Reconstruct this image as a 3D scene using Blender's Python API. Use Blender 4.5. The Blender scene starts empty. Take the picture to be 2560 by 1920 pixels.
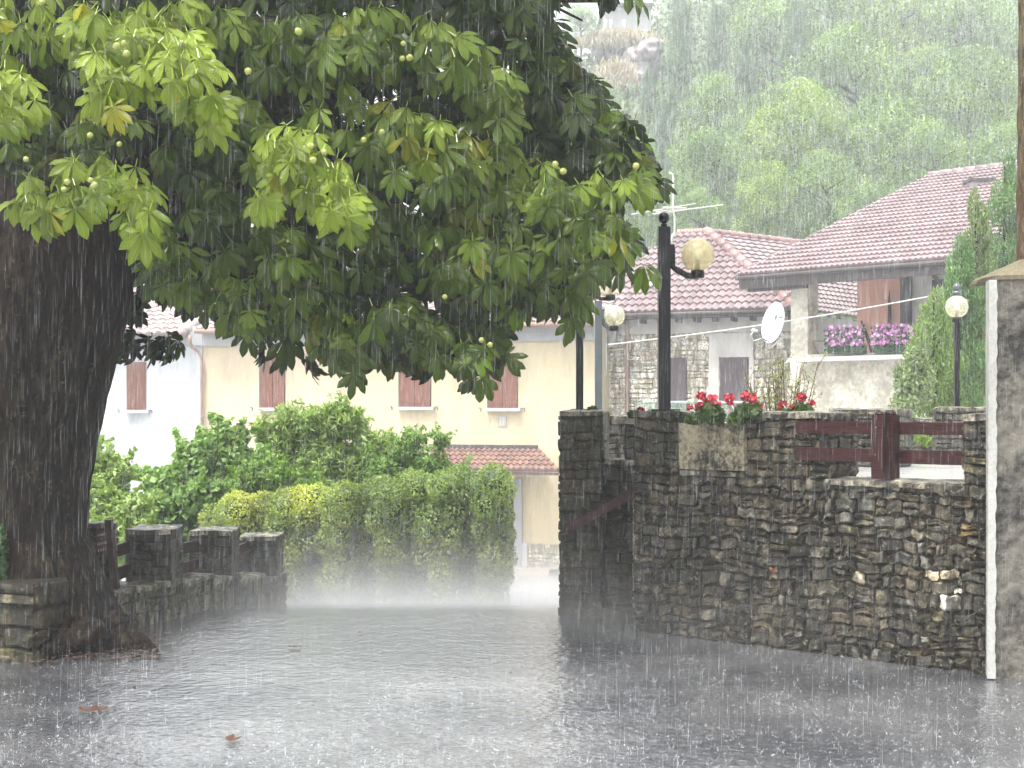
import bpy, math, random
import numpy as np
from mathutils import Vector, noise as mnoise
R = math.radians
rng = np.random.default_rng(7)
random.seed(7)
scn = bpy.context.scene
COLL = scn.collection

# ---------------------------------------------------------------- camera
F = 3698.0; HOR = 1020.0; EYE = 1.6
cam = bpy.data.cameras.new('camera'); cam.lens = 52; cam.sensor_width = 36
cam.shift_y = (HOR - 960) / 2560; cam.clip_end = 2000; cam.clip_start = 0.05
camo = bpy.data.objects.new('camera', cam); COLL.objects.link(camo)
camo.location = (0, 0, EYE); camo.rotation_euler = (R(90), 0, 0)
scn.camera = camo
# ---------------------------------------------------------------- light
SUN_EL = 68; SUN_AZ = 225     # azimuth from +Y, clockwise: behind and left of the camera
world = bpy.data.worlds.new('World'); scn.world = world; world.use_nodes = True
nt = world.node_tree; nt.nodes.clear()
sky = nt.nodes.new('ShaderNodeTexSky'); sky.sky_type = 'NISHITA'; sky.sun_disc = False
sky.sun_elevation = R(SUN_EL); sky.sun_rotation = R(SUN_AZ)
sky.air_density = 1.5; sky.dust_density = 6.0; sky.ozone_density = 1.0
hs = nt.nodes.new('ShaderNodeHueSaturation'); hs.inputs['Saturation'].default_value = 0.14
bg = nt.nodes.new('ShaderNodeBackground'); bg.inputs['Strength'].default_value = 0.15
wo = nt.nodes.new('ShaderNodeOutputWorld')
nt.links.new(sky.outputs[0], hs.inputs['Color']); nt.links.new(hs.outputs[0], bg.inputs['Color'])
nt.links.new(bg.outputs[0], wo.inputs['Surface'])
sl = bpy.data.lights.new('sun', 'SUN'); sl.energy = 1.3; sl.angle = R(12); sl.color = (1.0, 0.97, 0.9)
so = bpy.data.objects.new('sun', sl); COLL.objects.link(so)
az = R(SUN_AZ); el = R(SUN_EL)
sd = Vector((math.sin(az) * math.cos(el), math.cos(az) * math.cos(el), math.sin(el)))
so.rotation_euler = sd.to_track_quat('Z', 'Y').to_euler(); so.location = sd * 50
scn.view_settings.view_transform = 'Standard'; scn.view_settings.look = 'None'
scn.view_settings.exposure = 1.8; scn.view_settings.gamma = 1.0
scn.render.engine = 'CYCLES'
try:
    scn.cycles.transparent_max_bounces = 12; scn.cycles.volume_bounces = 1; scn.cycles.max_bounces = 6
except Exception: pass

def P(px, py, d): return Vector(((px - 1280) / F * d, d, EYE + (HOR - py) / F * d))
def GX(px, d): return (px - 1280) / F * d
def ZZ(py, d): return EYE + (HOR - py) / F * d

# ---------------------------------------------------------------- materials
def newmat(name):
    m = bpy.data.materials.new(name); m.use_nodes = True
    n = m.node_tree; b = n.nodes['Principled BSDF']; return m, n, b
def N(n, t, **kw):
    o = n.nodes.new(t)
    for k, v in kw.items():
        if k in o.inputs: o.inputs[k].default_value = v
        else: setattr(o, k, v)
    return o
def L(n, a, ao, b, bi): n.links.new(a.outputs[ao], b.inputs[bi])
def ramp(n, stops, interp='LINEAR'):
    r = n.nodes.new('ShaderNodeValToRGB'); e = r.color_ramp; e.interpolation = interp
    while len(e.elements) < len(stops): e.elements.new(0.5)
    for i, (p, c) in enumerate(stops):
        e.elements[i].position = p; e.elements[i].color = (c[0], c[1], c[2], 1) if not isinstance(c, (int, float)) else (c, c, c, 1)
    return r
def mix(n, fac, a, b, mode='MIX'):
    """fac,a,b may be (node,outname) or values"""
    m = n.nodes.new('ShaderNodeMix'); m.data_type = 'RGBA'; m.blend_type = mode
    for key, v in ((0, fac), (6, a), (7, b)):
        if isinstance(v, tuple) and len(v) == 2 and hasattr(v[0], 'outputs'): n.links.new(v[0].outputs[v[1]], m.inputs[key])
        elif key == 0: m.inputs[0].default_value = v
        else: m.inputs[key].default_value = (v[0], v[1], v[2], 1)
    return (m, 2)
def setcol(n, b, src): n.links.new(src[0].outputs[src[1]], b.inputs['Base Color'])
def coords(n, scale=(1, 1, 1)):
    g = n.nodes.new('ShaderNodeNewGeometry'); mp = n.nodes.new('ShaderNodeMapping')
    mp.inputs['Scale'].default_value = scale; n.links.new(g.outputs['Position'], mp.inputs['Vector']); return mp
def bump(n, b, src, out, strength, dist=0.02):
    bm = n.nodes.new('ShaderNodeBump'); bm.inputs['Strength'].default_value = strength; bm.inputs['Distance'].default_value = dist
    n.links.new(src.outputs[out], bm.inputs['Height']); n.links.new(bm.outputs[0], b.inputs['Normal']); return bm

def mat_plain(name, col, rough=0.6, metal=0.0, noise_amt=0.15, nscale=3.0, spec=0.5):
    m, n, b = newmat(name); mp = coords(n)
    t = N(n, 'ShaderNodeTexNoise', Scale=nscale, Detail=5.0); n.links.new(mp.outputs[0], t.inputs['Vector'])
    lo = [c * (1 - noise_amt) for c in col]; hi = [min(1, c * (1 + noise_amt)) for c in col]
    r = ramp(n, [(0.3, lo), (0.7, hi)]); L(n, t, 'Fac', r, 'Fac'); setcol(n, b, (r, 0))
    b.inputs['Roughness'].default_value = rough; b.inputs['Metallic'].default_value = metal
    b.inputs['Specular IOR Level'].default_value = spec
    return m
def mat_plaster(name, col, stain, rough=0.8, amt=0.5, bs=0.3, fine=60):
    m, n, b = newmat(name); mp = coords(n); mv = coords(n, (1.0, 1.0, 0.3))
    t = N(n, 'ShaderNodeTexNoise', Scale=2.2, Detail=8.0, Roughness=0.65); n.links.new(mv.outputs[0], t.inputs['Vector'])
    r = ramp(n, [(0.45, 0.0), (0.72, 1.0)]); L(n, t, 'Fac', r, 'Fac')
    mm = N(n, 'ShaderNodeMath', operation='MULTIPLY'); L(n, r, 0, mm, 0); mm.inputs[1].default_value = amt
    c = mix(n, (mm, 0), col, stain)
    f = N(n, 'ShaderNodeTexNoise', Scale=float(fine), Detail=4.0); n.links.new(mp.outputs[0], f.inputs['Vector'])
    r2 = ramp(n, [(0.3, 0.82), (0.7, 1.0)]); L(n, f, 'Fac', r2, 'Fac')
    c = mix(n, 1.0, c, (r2, 0), 'MULTIPLY'); setcol(n, b, c); b.inputs['Roughness'].default_value = rough
    bump(n, b, f, 'Fac', bs, 0.01); return m
def mat_rough_plaster(name, lo, hi, scale=45.0):
    m, n, b = newmat(name); mp = coords(n)
    v = N(n, 'ShaderNodeTexVoronoi', Scale=scale); n.links.new(mp.outputs[0], v.inputs['Vector'])
    t = N(n, 'ShaderNodeTexNoise', Scale=scale * 0.8, Detail=6.0, Roughness=0.7); n.links.new(mp.outputs[0], t.inputs['Vector'])
    a = N(n, 'ShaderNodeTexNoise', Scale=2.5, Detail=5.0); n.links.new(mp.outputs[0], a.inputs['Vector'])
    ad = N(n, 'ShaderNodeMath', operation='ADD'); L(n, t, 'Fac', ad, 0); L(n, a, 'Fac', ad, 1)
    r = ramp(n, [(0.42, lo), (0.58, hi)]); 
    hf = N(n, 'ShaderNodeMath', operation='MULTIPLY'); L(n, ad, 0, hf, 0); hf.inputs[1].default_value = 0.5
    L(n, hf, 0, r, 'Fac'); setcol(n, b, (r, 0)); b.inputs['Roughness'].default_value = 0.65
    bump(n, b, t, 'Fac', 0.9, 0.02); return m
def mat_stone(name, wet=0.35, moss=0.5, lichen=0.75, gain=1.0):
    m, n, b = newmat(name); mp = coords(n); mv = coords(n, (1, 1, 0.22))
    a = N(n, 'ShaderNodeAttribute', attribute_name='Col')
    t = N(n, 'ShaderNodeTexNoise', Scale=22.0, Detail=10.0, Roughness=0.75); n.links.new(mp.outputs[0], t.inputs['Vector'])
    r = ramp(n, [(0.34, 0.08), (0.5, 0.42), (0.66, 1.0)]); L(n, t, 'Fac', r, 'Fac')
    c = mix(n, 1.0, (a, 'Color'), (r, 0) , 'MULTIPLY')
    c = mix(n, 1.0, c, (2.3, 2.3, 2.3) if gain > 1 else (0.86, 0.80, 0.68), 'MULTIPLY')
    # dark vertical grime
    g = N(n, 'ShaderNodeTexNoise', Scale=9.0, Detail=8.0, Roughness=0.7); n.links.new(mv.outputs[0], g.inputs['Vector'])
    rg = ramp(n, [(0.44, 0.0), (0.56, 0.92)]); L(n, g, 'Fac', rg, 'Fac')
    c = mix(n, (rg, 0), c, (0.009 * gain, 0.008 * gain, 0.005 * gain))
    mo = N(n, 'ShaderNodeTexNoise', Scale=5.0, Detail=8.0, Roughness=0.7); n.links.new(mp.outputs[0], mo.inputs['Vector'])
    rm = ramp(n, [(0.52, 0.0), (0.68, moss)]); L(n, mo, 'Fac', rm, 'Fac')
    c = mix(n, (rm, 0), c, (0.022, 0.027, 0.006))
    li = N(n, 'ShaderNodeTexNoise', Scale=26.0, Detail=9.0, Roughness=0.8, Distortion=0.8); n.links.new(mp.outputs[0], li.inputs['Vector'])
    rl = ramp(n, [(0.565, 0.0), (0.60, lichen)]); L(n, li, 'Fac', rl, 'Fac')
    c = mix(n, (rl, 0), c, (0.30, 0.27, 0.2))
    setcol(n, b, c)
    b.inputs['Roughness'].default_value = wet; b.inputs['Specular IOR Level'].default_value = 0.3
    bump(n, b, t, 'Fac', 0.8, 0.03); return m
def mat_leaf(name, transl=0.3, rough=0.35, veins=False):
    m, n, b = newmat(name)
    a = N(n, 'ShaderNodeAttribute', attribute_name='Col')
    out = n.nodes['Material Output']; tr = n.nodes.new('ShaderNodeBsdfTranslucent'); mx = n.nodes.new('ShaderNodeMixShader')
    mx.inputs[0].default_value = transl
    col = (a, 'Color')
    if veins:
        lf = N(n, 'ShaderNodeAttribute', attribute_name='lf'); sp = n.nodes.new('ShaderNodeSeparateXYZ'); L(n, lf, 'Vector', sp, 0)
        ab = N(n, 'ShaderNodeMath', operation='ABSOLUTE'); L(n, sp, 0, ab, 0)
        m1 = N(n, 'ShaderNodeMath', operation='MULTIPLY'); L(n, ab, 0, m1, 0); m1.inputs[1].default_value = -0.22
        ad = N(n, 'ShaderNodeMath', operation='ADD'); L(n, sp, 1, ad, 0); L(n, m1, 0, ad, 1)
        m2 = N(n, 'ShaderNodeMath', operation='MULTIPLY'); L(n, ad, 0, m2, 0); m2.inputs[1].default_value = 88.0
        sn = N(n, 'ShaderNodeMath', operation='SINE'); L(n, m2, 0, sn, 0)
        vr = ramp(n, [(0.0, 0.6), (0.7, 0.95), (1.0, 1.6)]); 
        h = N(n, 'ShaderNodeMath', operation='MULTIPLY_ADD'); L(n, sn, 0, h, 0); h.inputs[1].default_value = 0.5; h.inputs[2].default_value = 0.5
        L(n, h, 0, vr, 'Fac')
        mr = ramp(n, [(0.0, 1.5), (0.06, 1.0)]); L(n, ab, 0, mr, 'Fac')
        col = mix(n, 1.0, col, (vr, 0), 'MULTIPLY'); col = mix(n, 1.0, col, (mr, 0), 'MULTIPLY')
        mp = coords(n); sp2 = N(n, 'ShaderNodeTexNoise', Scale=30.0, Detail=4.0); n.links.new(mp.outputs[0], sp2.inputs['Vector'])
        rs = ramp(n, [(0.66, 0.0), (0.72, 0.6)]); L(n, sp2, 'Fac', rs, 'Fac'); col = mix(n, (rs, 0), col, (0.10, 0.07, 0.02))
        bump(n, b, h, 0, 0.9, 0.006)
    setcol(n, b, col)
    hv = N(n, 'ShaderNodeHueSaturation', Saturation=1.15, Value=1.5); n.links.new(col[0].outputs[col[1]], hv.inputs['Color'])
    n.links.new(hv.outputs[0], tr.inputs['Color'])
    n.links.new(b.outputs[0], mx.inputs[1]); n.links.new(tr.outputs[0], mx.inputs[2]); n.links.new(mx.outputs[0], out.inputs[0])
    b.inputs['Roughness'].default_value = rough
    if veins: b.inputs['Specular IOR Level'].default_value = 0.35; b.inputs['Coat Weight'].default_value = 0.15; b.inputs['Coat Roughness'].default_value = 0.12
    return m
def mat_bark(name, lo, mid, hi, gain=1.0):
    m, n, b = newmat(name); mv = coords(n, (1, 1, 0.3)); mp = coords(n)
    t = N(n, 'ShaderNodeTexNoise', Scale=16.0, Detail=9.0, Roughness=0.72, Distortion=0.6); n.links.new(mv.outputs[0], t.inputs['Vector'])
    r = ramp(n, [(0.36, lo), (0.5, mid), (0.66, hi)]); L(n, t, 'Fac', r, 'Fac')
    li = N(n, 'ShaderNodeTexNoise', Scale=7.0, Detail=9.0, Roughness=0.75); n.links.new(mp.outputs[0], li.inputs['Vector'])
    rl = ramp(n, [(0.54, 0.0), (0.60, 0.8)]); L(n, li, 'Fac', rl, 'Fac')
    sp_ = N(n, 'ShaderNodeTexNoise', Scale=38.0, Detail=6.0, Roughness=0.7); n.links.new(mp.outputs[0], sp_.inputs['Vector'])
    rs_ = ramp(n, [(0.52, 0.0), (0.60, 1.0)]); L(n, sp_, 'Fac', rs_, 'Fac')
    ml = N(n, 'ShaderNodeMath', operation='MULTIPLY'); L(n, rl, 0, ml, 0); L(n, rs_, 0, ml, 1)
    c = mix(n, (ml, 0), (r, 0), tuple(h_ * 2.2 for h_ in hi)); 
    big = N(n, 'ShaderNodeTexNoise', Scale=2.2, Detail=4.0, Roughness=0.6); n.links.new(mv.outputs[0], big.inputs['Vector'])
    rb = ramp(n, [(0.48, 0.0), (0.62, 0.65)]); L(n, big, 'Fac', rb, 'Fac')
    c = mix(n, (rb, 0), c, tuple(h_ * q_ for h_, q_ in zip(mid, (1.3, .9, .8)))); setcol(n, b, c)
    v = N(n, 'ShaderNodeTexVoronoi', Scale=24.0); n.links.new(mv.outputs[0], v.inputs['Vector'])
    ad = N(n, 'ShaderNodeMath', operation='ADD'); L(n, t, 'Fac', ad, 0); L(n, v, 'Distance', ad, 1)
    bump(n, b, ad, 0, 1.0, 0.05); b.inputs['Roughness'].default_value = 0.75; b.inputs['Specular IOR Level'].default_value = 0.2; return m
def mat_tile(name, a, c2, period=None):
    m, n, b = newmat(name); at = N(n, 'ShaderNodeAttribute', attribute_name='Col'); mp = coords(n)
    t = N(n, 'ShaderNodeTexNoise', Scale=1.3, Detail=7.0, Roughness=0.7); n.links.new(mp.outputs[0], t.inputs['Vector'])
    r = ramp(n, [(0.35, a), (0.65, c2)]); L(n, t, 'Fac', r, 'Fac')
    c = mix(n, 1.0, (r, 0), (at, 'Color'), 'MULTIPLY'); setcol(n, b, c); b.inputs['Roughness'].default_value = 0.32; return m
def mat_wood(name, a, c2):
    m, n, b = newmat(name); mp = coords(n, (6, 6, 40))
    t = N(n, 'ShaderNodeTexNoise', Scale=1.6, Detail=8.0, Roughness=0.65); n.links.new(mp.outputs[0], t.inputs['Vector'])
    r = ramp(n, [(0.35, a), (0.7, c2)]); L(n, t, 'Fac', r, 'Fac'); setcol(n, b, (r, 0)); b.inputs['Roughness'].default_value = 0.5; b.inputs['Specular IOR Level'].default_value = 0.25
    bump(n, b, t, 'Fac', 0.4, 0.01); return m
def mat_globe(name, tint, f0=.42, f1=.8):
    m, n, b = newmat(name); out = n.nodes['Material Output']
    b.inputs['Base Color'].default_value = (*tint, 1); b.inputs['Roughness'].default_value = 0.08
    tp = n.nodes.new('ShaderNodeBsdfTransparent'); tp.inputs[0].default_value = (0.95, 0.92, 0.78, 1)
    mp = coords(n, (1, 1, 1)); t = N(n, 'ShaderNodeTexNoise', Scale=28.0, Detail=6.0, Roughness=0.7); n.links.new(mp.outputs[0], t.inputs['Vector'])
    r = ramp(n, [(0.35, f0), (0.7, f1)]); L(n, t, 'Fac', r, 'Fac')
    mx = n.nodes.new('ShaderNodeMixShader'); L(n, r, 0, mx, 0); n.links.new(tp.outputs[0], mx.inputs[1]); n.links.new(b.outputs[0], mx.inputs[2])
    n.links.new(mx.outputs[0], out.inputs[0]); return m
def mat_asphalt():
    m, n, b = newmat('wet_asphalt'); mp = coords(n)
    a = N(n, 'ShaderNodeTexNoise', Scale=0.55, Detail=6.0, Roughness=0.6); n.links.new(mp.outputs[0], a.inputs['Vector'])
    f = N(n, 'ShaderNodeTexNoise', Scale=55.0, Detail=5.0, Roughness=0.7); n.links.new(mp.outputs[0], f.inputs['Vector'])
    w = N(n, 'ShaderNodeTexNoise', Scale=17.0, Detail=3.0, Roughness=0.6); n.links.new(mp.outputs[0], w.inputs['Vector'])
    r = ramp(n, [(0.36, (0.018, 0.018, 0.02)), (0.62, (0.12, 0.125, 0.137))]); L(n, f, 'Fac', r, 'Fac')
    r2 = ramp(n, [(0.38, (0.45, 0.45, 0.47)), (0.62, (1.6, 1.55, 1.45))]); L(n, a, 'Fac', r2, 'Fac')  # paler patches paint part of the wet sheen into the base colour
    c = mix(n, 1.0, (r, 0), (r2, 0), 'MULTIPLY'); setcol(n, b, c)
    rr = ramp(n, [(0.35, 0.03), (0.6, 0.14)]); L(n, a, 'Fac', rr, 'Fac'); n.links.new(rr.outputs[0], b.inputs['Roughness'])
    v = N(n, 'ShaderNodeTexVoronoi', Scale=26.0, feature='SMOOTH_F1'); n.links.new(mp.outputs[0], v.inputs['Vector'])
    w2 = N(n, 'ShaderNodeTexNoise', Scale=6.0, Detail=2.0, Roughness=0.5); n.links.new(mp.outputs[0], w2.inputs['Vector'])
    wm = N(n, 'ShaderNodeMath', operation='MULTIPLY_ADD'); L(n, w2, 'Fac', wm, 0); wm.inputs[1].default_value = 1.6; L(n, w, 'Fac', wm, 2)
    ad = N(n, 'ShaderNodeMath', operation='ADD'); L(n, wm, 0, ad, 0); L(n, v, 'Distance', ad, 1)
    ad2 = N(n, 'ShaderNodeMath', operation='MULTIPLY_ADD'); L(n, f, 'Fac', ad2, 0); ad2.inputs[1].default_value = 0.35; L(n, ad, 0, ad2, 2)
    r1 = N(n, 'ShaderNodeTexVoronoi', Scale=8.0); n.links.new(mp.outputs[0], r1.inputs['Vector'])
    rk_ = N(n, 'ShaderNodeMath', operation='MULTIPLY'); L(n, r1, 'Distance', rk_, 0); rk_.inputs[1].default_value = 70.0
    rs1 = N(n, 'ShaderNodeMath', operation='SINE'); L(n, rk_, 0, rs1, 0); fo = ramp(n, [(0.0, 1.0), (0.45, 0.0)]); L(n, r1, 'Distance', fo, 'Fac')
    rm1 = N(n, 'ShaderNodeMath', operation='MULTIPLY'); L(n, rs1, 0, rm1, 0); L(n, fo, 0, rm1, 1)
    ad3 = N(n, 'ShaderNodeMath', operation='MULTIPLY_ADD'); L(n, rm1, 0, ad3, 0); ad3.inputs[1].default_value = 0.12; L(n, ad2, 0, ad3, 2)
    bump(n, b, ad3, 0, 0.30, 0.022); b.inputs['IOR'].default_value = 3.2
    return m
def mat_col(name, rough=0.6, transl=0.0):
    m, n, b = newmat(name); a = N(n, 'ShaderNodeAttribute', attribute_name='Col'); setcol(n, b, (a, 'Color'))
    b.inputs['Roughness'].default_value = rough; return m
def mat_water(name, col=(0.8, 0.84, 0.88), alpha=1.0):
    m, n, b = newmat(name); b.inputs['Base Color'].default_value = (*col, 1); b.inputs['Roughness'].default_value = 0.15
    b.inputs['IOR'].default_value = 1.33; b.inputs['Transmission Weight'].default_value = 0.0
    b.inputs['Alpha'].default_value = alpha
    return m

M = dict(
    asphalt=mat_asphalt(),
    stone=mat_stone('wet_dark_stone'), stone_moss=mat_stone('mossy_wall_stone', moss=0.75, lichen=0.35),
    stone_pale=mat_stone('pale_house_stone', wet=0.7, moss=0.1, lichen=0.2, gain=22),
    leaf=mat_leaf('chestnut_leaf', 0.2, 0.24, True), foliage=mat_leaf('foliage', 0.3, 0.5), 
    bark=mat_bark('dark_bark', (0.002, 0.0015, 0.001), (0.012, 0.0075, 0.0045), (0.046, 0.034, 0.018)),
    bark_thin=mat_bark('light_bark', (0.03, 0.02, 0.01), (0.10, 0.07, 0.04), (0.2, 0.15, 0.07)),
    black=mat_plain('black_paint', (0.004, 0.0045, 0.006), 0.3, 0.0, 0.3, 30, 0.25), grey_metal=mat_plain('grey_paint', (0.10, 0.12, 0.13), 0.35, 0.2),
    globe=mat_globe('smoky_globe', (0.60, 0.55, 0.32), .38, .62), globe_clear=mat_globe('clear_globe', (0.8, 0.8, 0.66), .22, .55),
    bulb=mat_plain('white_bulb', (0.85, 0.85, 0.8), 0.3), socket=mat_plain('lamp_socket', (0.25, 0.2, 0.14), 0.5),
    wood=mat_wood('red_brown_wood', (0.010, 0.0025, 0.002), (0.048, 0.010, 0.008)), wood_dark=mat_wood('dark_wood', (0.02, 0.013, 0.011), (0.06, 0.03, 0.025)),
    beam=mat_wood('grey_beam', (0.05, 0.045, 0.045), (0.10, 0.085, 0.085)),
    aggregate=mat_rough_plaster('washed_aggregate', (0.012, 0.010, 0.004), (0.34, 0.30, 0.2), 42),
    roughwall=mat_rough_plaster('rough_dark_plaster', (0.008, 0.007, 0.005), (0.13, 0.118, 0.096), 22),
    roughpale=mat_rough_plaster('rough_pale_plaster', (0.42, 0.39, 0.31), (0.75, 0.71, 0.60), 12),
    capstone=mat_plaster('mossy_capstone', (0.15, 0.125, 0.075), (0.03, 0.028, 0.012), amt=0.8, bs=0.6, fine=40),
    whitepaint=mat_plaster('chipped_white_paint', (0.38, 0.38, 0.355), (0.07, 0.065, 0.05), amt=0.5),
    yellow=mat_plaster('yellow_render', (0.58, 0.50, 0.33), (0.36, 0.31, 0.22), amt=0.6, bs=0.1),
    peach=mat_plaster('peach_render', (0.58, 0.49, 0.34), (0.36, 0.30, 0.22), amt=0.6, bs=0.1),
    whitewall=mat_plaster('pale_grey_render', (0.50, 0.52, 0.54), (0.2, 0.23, 0.23), amt=0.6, bs=0.1),
    greyband=mat_plaster('grey_cornice', (0.36, 0.37, 0.38), (0.28, 0.28, 0.3), amt=0.6, bs=0.1),
    greywall=mat_plaster('grey_render', (0.52, 0.50, 0.47), (0.2, 0.19, 0.18), amt=0.7, bs=0.2),
    coral=mat_plaster('coral_render', (0.95, 0.50, 0.39), (0.85, 0.45, 0.36), amt=0.6, bs=0.1),
    tile_pink=mat_tile('pink_roof_tile', (0.165, 0.118, 0.12), (0.26, 0.195, 0.198)),
    tile_red=mat_tile('red_roof_tile', (0.21, 0.125, 0.115), (0.28, 0.175, 0.16)),
    tile_grey=mat_tile('greyed_roof_tile', (0.27, 0.21, 0.2), (0.40, 0.33, 0.31)), tile_brown=mat_tile('brown_roof_tile', (0.16, 0.09, 0.075), (0.24, 0.14, 0.11)),
    shutter=mat_wood('faded_red_shutter', (0.15, 0.062, 0.042), (0.22, 0.10, 0.07)), shutter_dark=mat_plain('dark_roller_shutter', (0.065, 0.045, 0.052), 0.5),
    brown=mat_plain('brown_downpipe', (0.30, 0.20, 0.16), 0.4), sill=mat_plain('stone_sill', (0.42, 0.41, 0.42), 0.6),
    iron=mat_plain('rusty_iron', (0.10, 0.07, 0.06), 0.6), whiteplastic=mat_plain('white_plastic', (0.8, 0.8, 0.78), 0.4),
    dish=mat_plain('white_dish', (0.55, 0.57, 0.56), 0.35, noise_amt=0.05), glassdark=mat_plain('dark_opening', (0.05, 0.05, 0.055), 0.3),
    cable=mat_plain('pale_cable', (0.48, 0.47, 0.44), 0.5), col=mat_col('painted_colour', 0.5),
    water=mat_water('rain_water'), drop=mat_water('rain_drops', (0.7, 0.74, 0.78), 0.3), streak=mat_water('rain_streaks', (0.8, 0.84, 0.86), 0.5), sign=mat_plain('brown_sign', (0.10, 0.055, 0.045), 0.5), lettering=mat_plain('faded_lettering', (0.45, 0.38, 0.33), 0.6),
    concrete=mat_plaster('concrete', (0.34, 0.34, 0.33), (0.2, 0.2, 0.2), amt=0.6), pave=mat_plaster('wet_pavement', (0.30, 0.24, 0.19), (0.2, 0.17, 0.15), rough=0.2, amt=0.6),
    terrace=mat_plaster('wet_terrace', (0.62, 0.62, 0.6), (0.2, 0.2, 0.19), rough=0.1, amt=0.6, bs=0.6), husk=mat_plain('spiny_husk', (0.30, 0.33, 0.09), 0.6),
    planter_green=mat_plain('green_box', (0.05, 0.09, 0.06), 0.5), greenfence=mat_plain('green_wire', (0.16, 0.32, 0.25), 0.5))
def hillmat():
    m, n, b = newmat('hill_ground'); mp = coords(n); t = N(n, 'ShaderNodeTexNoise', Scale=0.35, Detail=9.0, Roughness=0.7); n.links.new(mp.outputs[0], t.inputs['Vector'])
    r = ramp(n, [(0.3, (0.03, 0.045, 0.015)), (0.55, (0.07, 0.10, 0.03)), (0.75, (0.22, 0.17, 0.08))]); L(n, t, 'Fac', r, 'Fac'); setcol(n, b, (r, 0)); return m
M['hill'] = hillmat()
M['rock'] = mat_rough_plaster('grey_rock', (0.10, 0.09, 0.10), (0.30, 0.26, 0.26), 1.6)

# ---------------------------------------------------------------- mesh helpers
class MB:
    def __init__(s): s.v = []; s.f = []; s.c = []; s.mi = []; s.mats = []; s.smooth = []
    def add(s, vs, fs, col=(1, 1, 1), mat=None, smooth=False):
        o = len(s.v); s.v.extend([tuple(q) for q in vs]); s.f.extend([tuple(i + o for i in f) for f in fs])
        s.c.extend([col] * len(vs)); k = 0
        if mat is not None:
            if mat not in s.mats: s.mats.append(mat)
            k = s.mats.index(mat)
        s.mi.extend([k] * len(fs)); s.smooth.extend([smooth] * len(fs)); return o
    def box(s, p, ax, ay, az, col=(1, 1, 1), mat=None):
        p = Vector(p); ax = Vector(ax); ay = Vector(ay); az = Vector(az)
        vs = [p, p + ax, p + ax + ay, p + ay, p + az, p + ax + az, p + ax + ay + az, p + ay + az]
        fs = [(0, 3, 2, 1), (4, 5, 6, 7), (0, 1, 5, 4), (1, 2, 6, 5), (2, 3, 7, 6), (3, 0, 4, 7)]
        s.add(vs, fs, col, mat)
    def cbox(s, c, sx, sy, sz, rz=0, col=(1, 1, 1), mat=None):
        a = Vector((math.cos(rz), math.sin(rz), 0)); b = Vector((-math.sin(rz), math.cos(rz), 0)); c = Vector(c)
        s.box(c - a * sx / 2 - b * sy / 2 - Vector((0, 0, sz / 2)), a * sx, b * sy, (0, 0, sz), col, mat)
    def tube(s, pts, rad, seg=8, col=(1, 1, 1), mat=None, caps=True):
        pts = [Vector(p) for p in pts]; n = len(pts)
        if not hasattr(rad, '__len__'): rad = [rad] * n
        vs = []; fs = []; up = None
        for i, p in enumerate(pts):
            t = (pts[min(i + 1, n - 1)] - pts[max(i - 1, 0)]).normalized()
            if up is None: up = t.orthogonal().normalized()
            up = (up - t * up.dot(t)).normalized(); w = t.cross(up)
            for k in range(seg):
                a = 2 * math.pi * k / seg; vs.append(p + (up * math.cos(a) + w * math.sin(a)) * rad[i])
        for i in range(n - 1):
            for k in range(seg):
                a = i * seg + k; b = i * seg + (k + 1) % seg; fs.append((a, b, b + seg, a + seg))
        if caps: fs.append(tuple(range(seg))[::-1]); fs.append(tuple(range((n - 1) * seg, n * seg)))
        s.add(vs, fs, col, mat, True)
    def lathe(s, c, prof, seg=20, col=(1, 1, 1), mat=None, ax=None):
        c = Vector(c); vs = []; fs = []
        for r, z in prof:
            for k in range(seg):
                a = 2 * math.pi * k / seg; vs.append(c + Vector((r * math.cos(a), r * math.sin(a), z)))
        for i in range(len(prof) - 1):
            for k in range(seg):
                a = i * seg + k; b = i * seg + (k + 1) % seg; fs.append((a, b, b + seg, a + seg))
        fs.append(tuple(range(seg))[::-1]); fs.append(tuple(range((len(prof) - 1) * seg, len(prof) * seg)))
        s.add(vs, fs, col, mat, True)
    def sphere(s, c, r, seg=16, rings=10, col=(1, 1, 1), mat=None, sc=(1, 1, 1)):
        c = Vector(c); vs = [c + Vector((0, 0, -r * sc[2]))]; fs = []
        for i in range(1, rings):
            t = math.pi * i / rings
            for k in range(seg):
                a = 2 * math.pi * k / seg
                vs.append(c + Vector((r * sc[0] * math.sin(t) * math.cos(a), r * sc[1] * math.sin(t) * math.sin(a), -r * sc[2] * math.cos(t))))
        vs.append(c + Vector((0, 0, r * sc[2]))); last = len(vs) - 1
        for k in range(seg): fs.append((0, 1 + (k + 1) % seg, 1 + k)); fs.append((last, last - seg + k, last - seg + (k + 1) % seg))
        for i in range(rings - 2):
            for k in range(seg):
                a = 1 + i * seg + k; b = 1 + i * seg + (k + 1) % seg; fs.append((a, b, b + seg, a + seg))
        s.add(vs, fs, col, mat, True)
    def build(s, name, mat=None, parent=None):
        me = bpy.data.meshes.new(name); me.from_pydata(s.v, [], s.f)
        mats = s.mats if s.mats else [mat]
        for q in mats: me.materials.append(q)
        if s.mats: me.polygons.foreach_set('material_index', s.mi)
        me.polygons.foreach_set('use_smooth', s.smooth)
        ca = me.color_attributes.new('Col', 'FLOAT_COLOR', 'POINT')
        arr = np.ones((len(s.v), 4), np.float32); arr[:, :3] = np.array(s.c, np.float32).reshape(-1, 3); ca.data.foreach_set('color', arr.ravel())
        me.update(); o = bpy.data.objects.new(name, me); COLL.objects.link(o)
        if parent: o.parent = parent; o.matrix_parent_inverse = parent_inv(parent)
        return o
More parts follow.
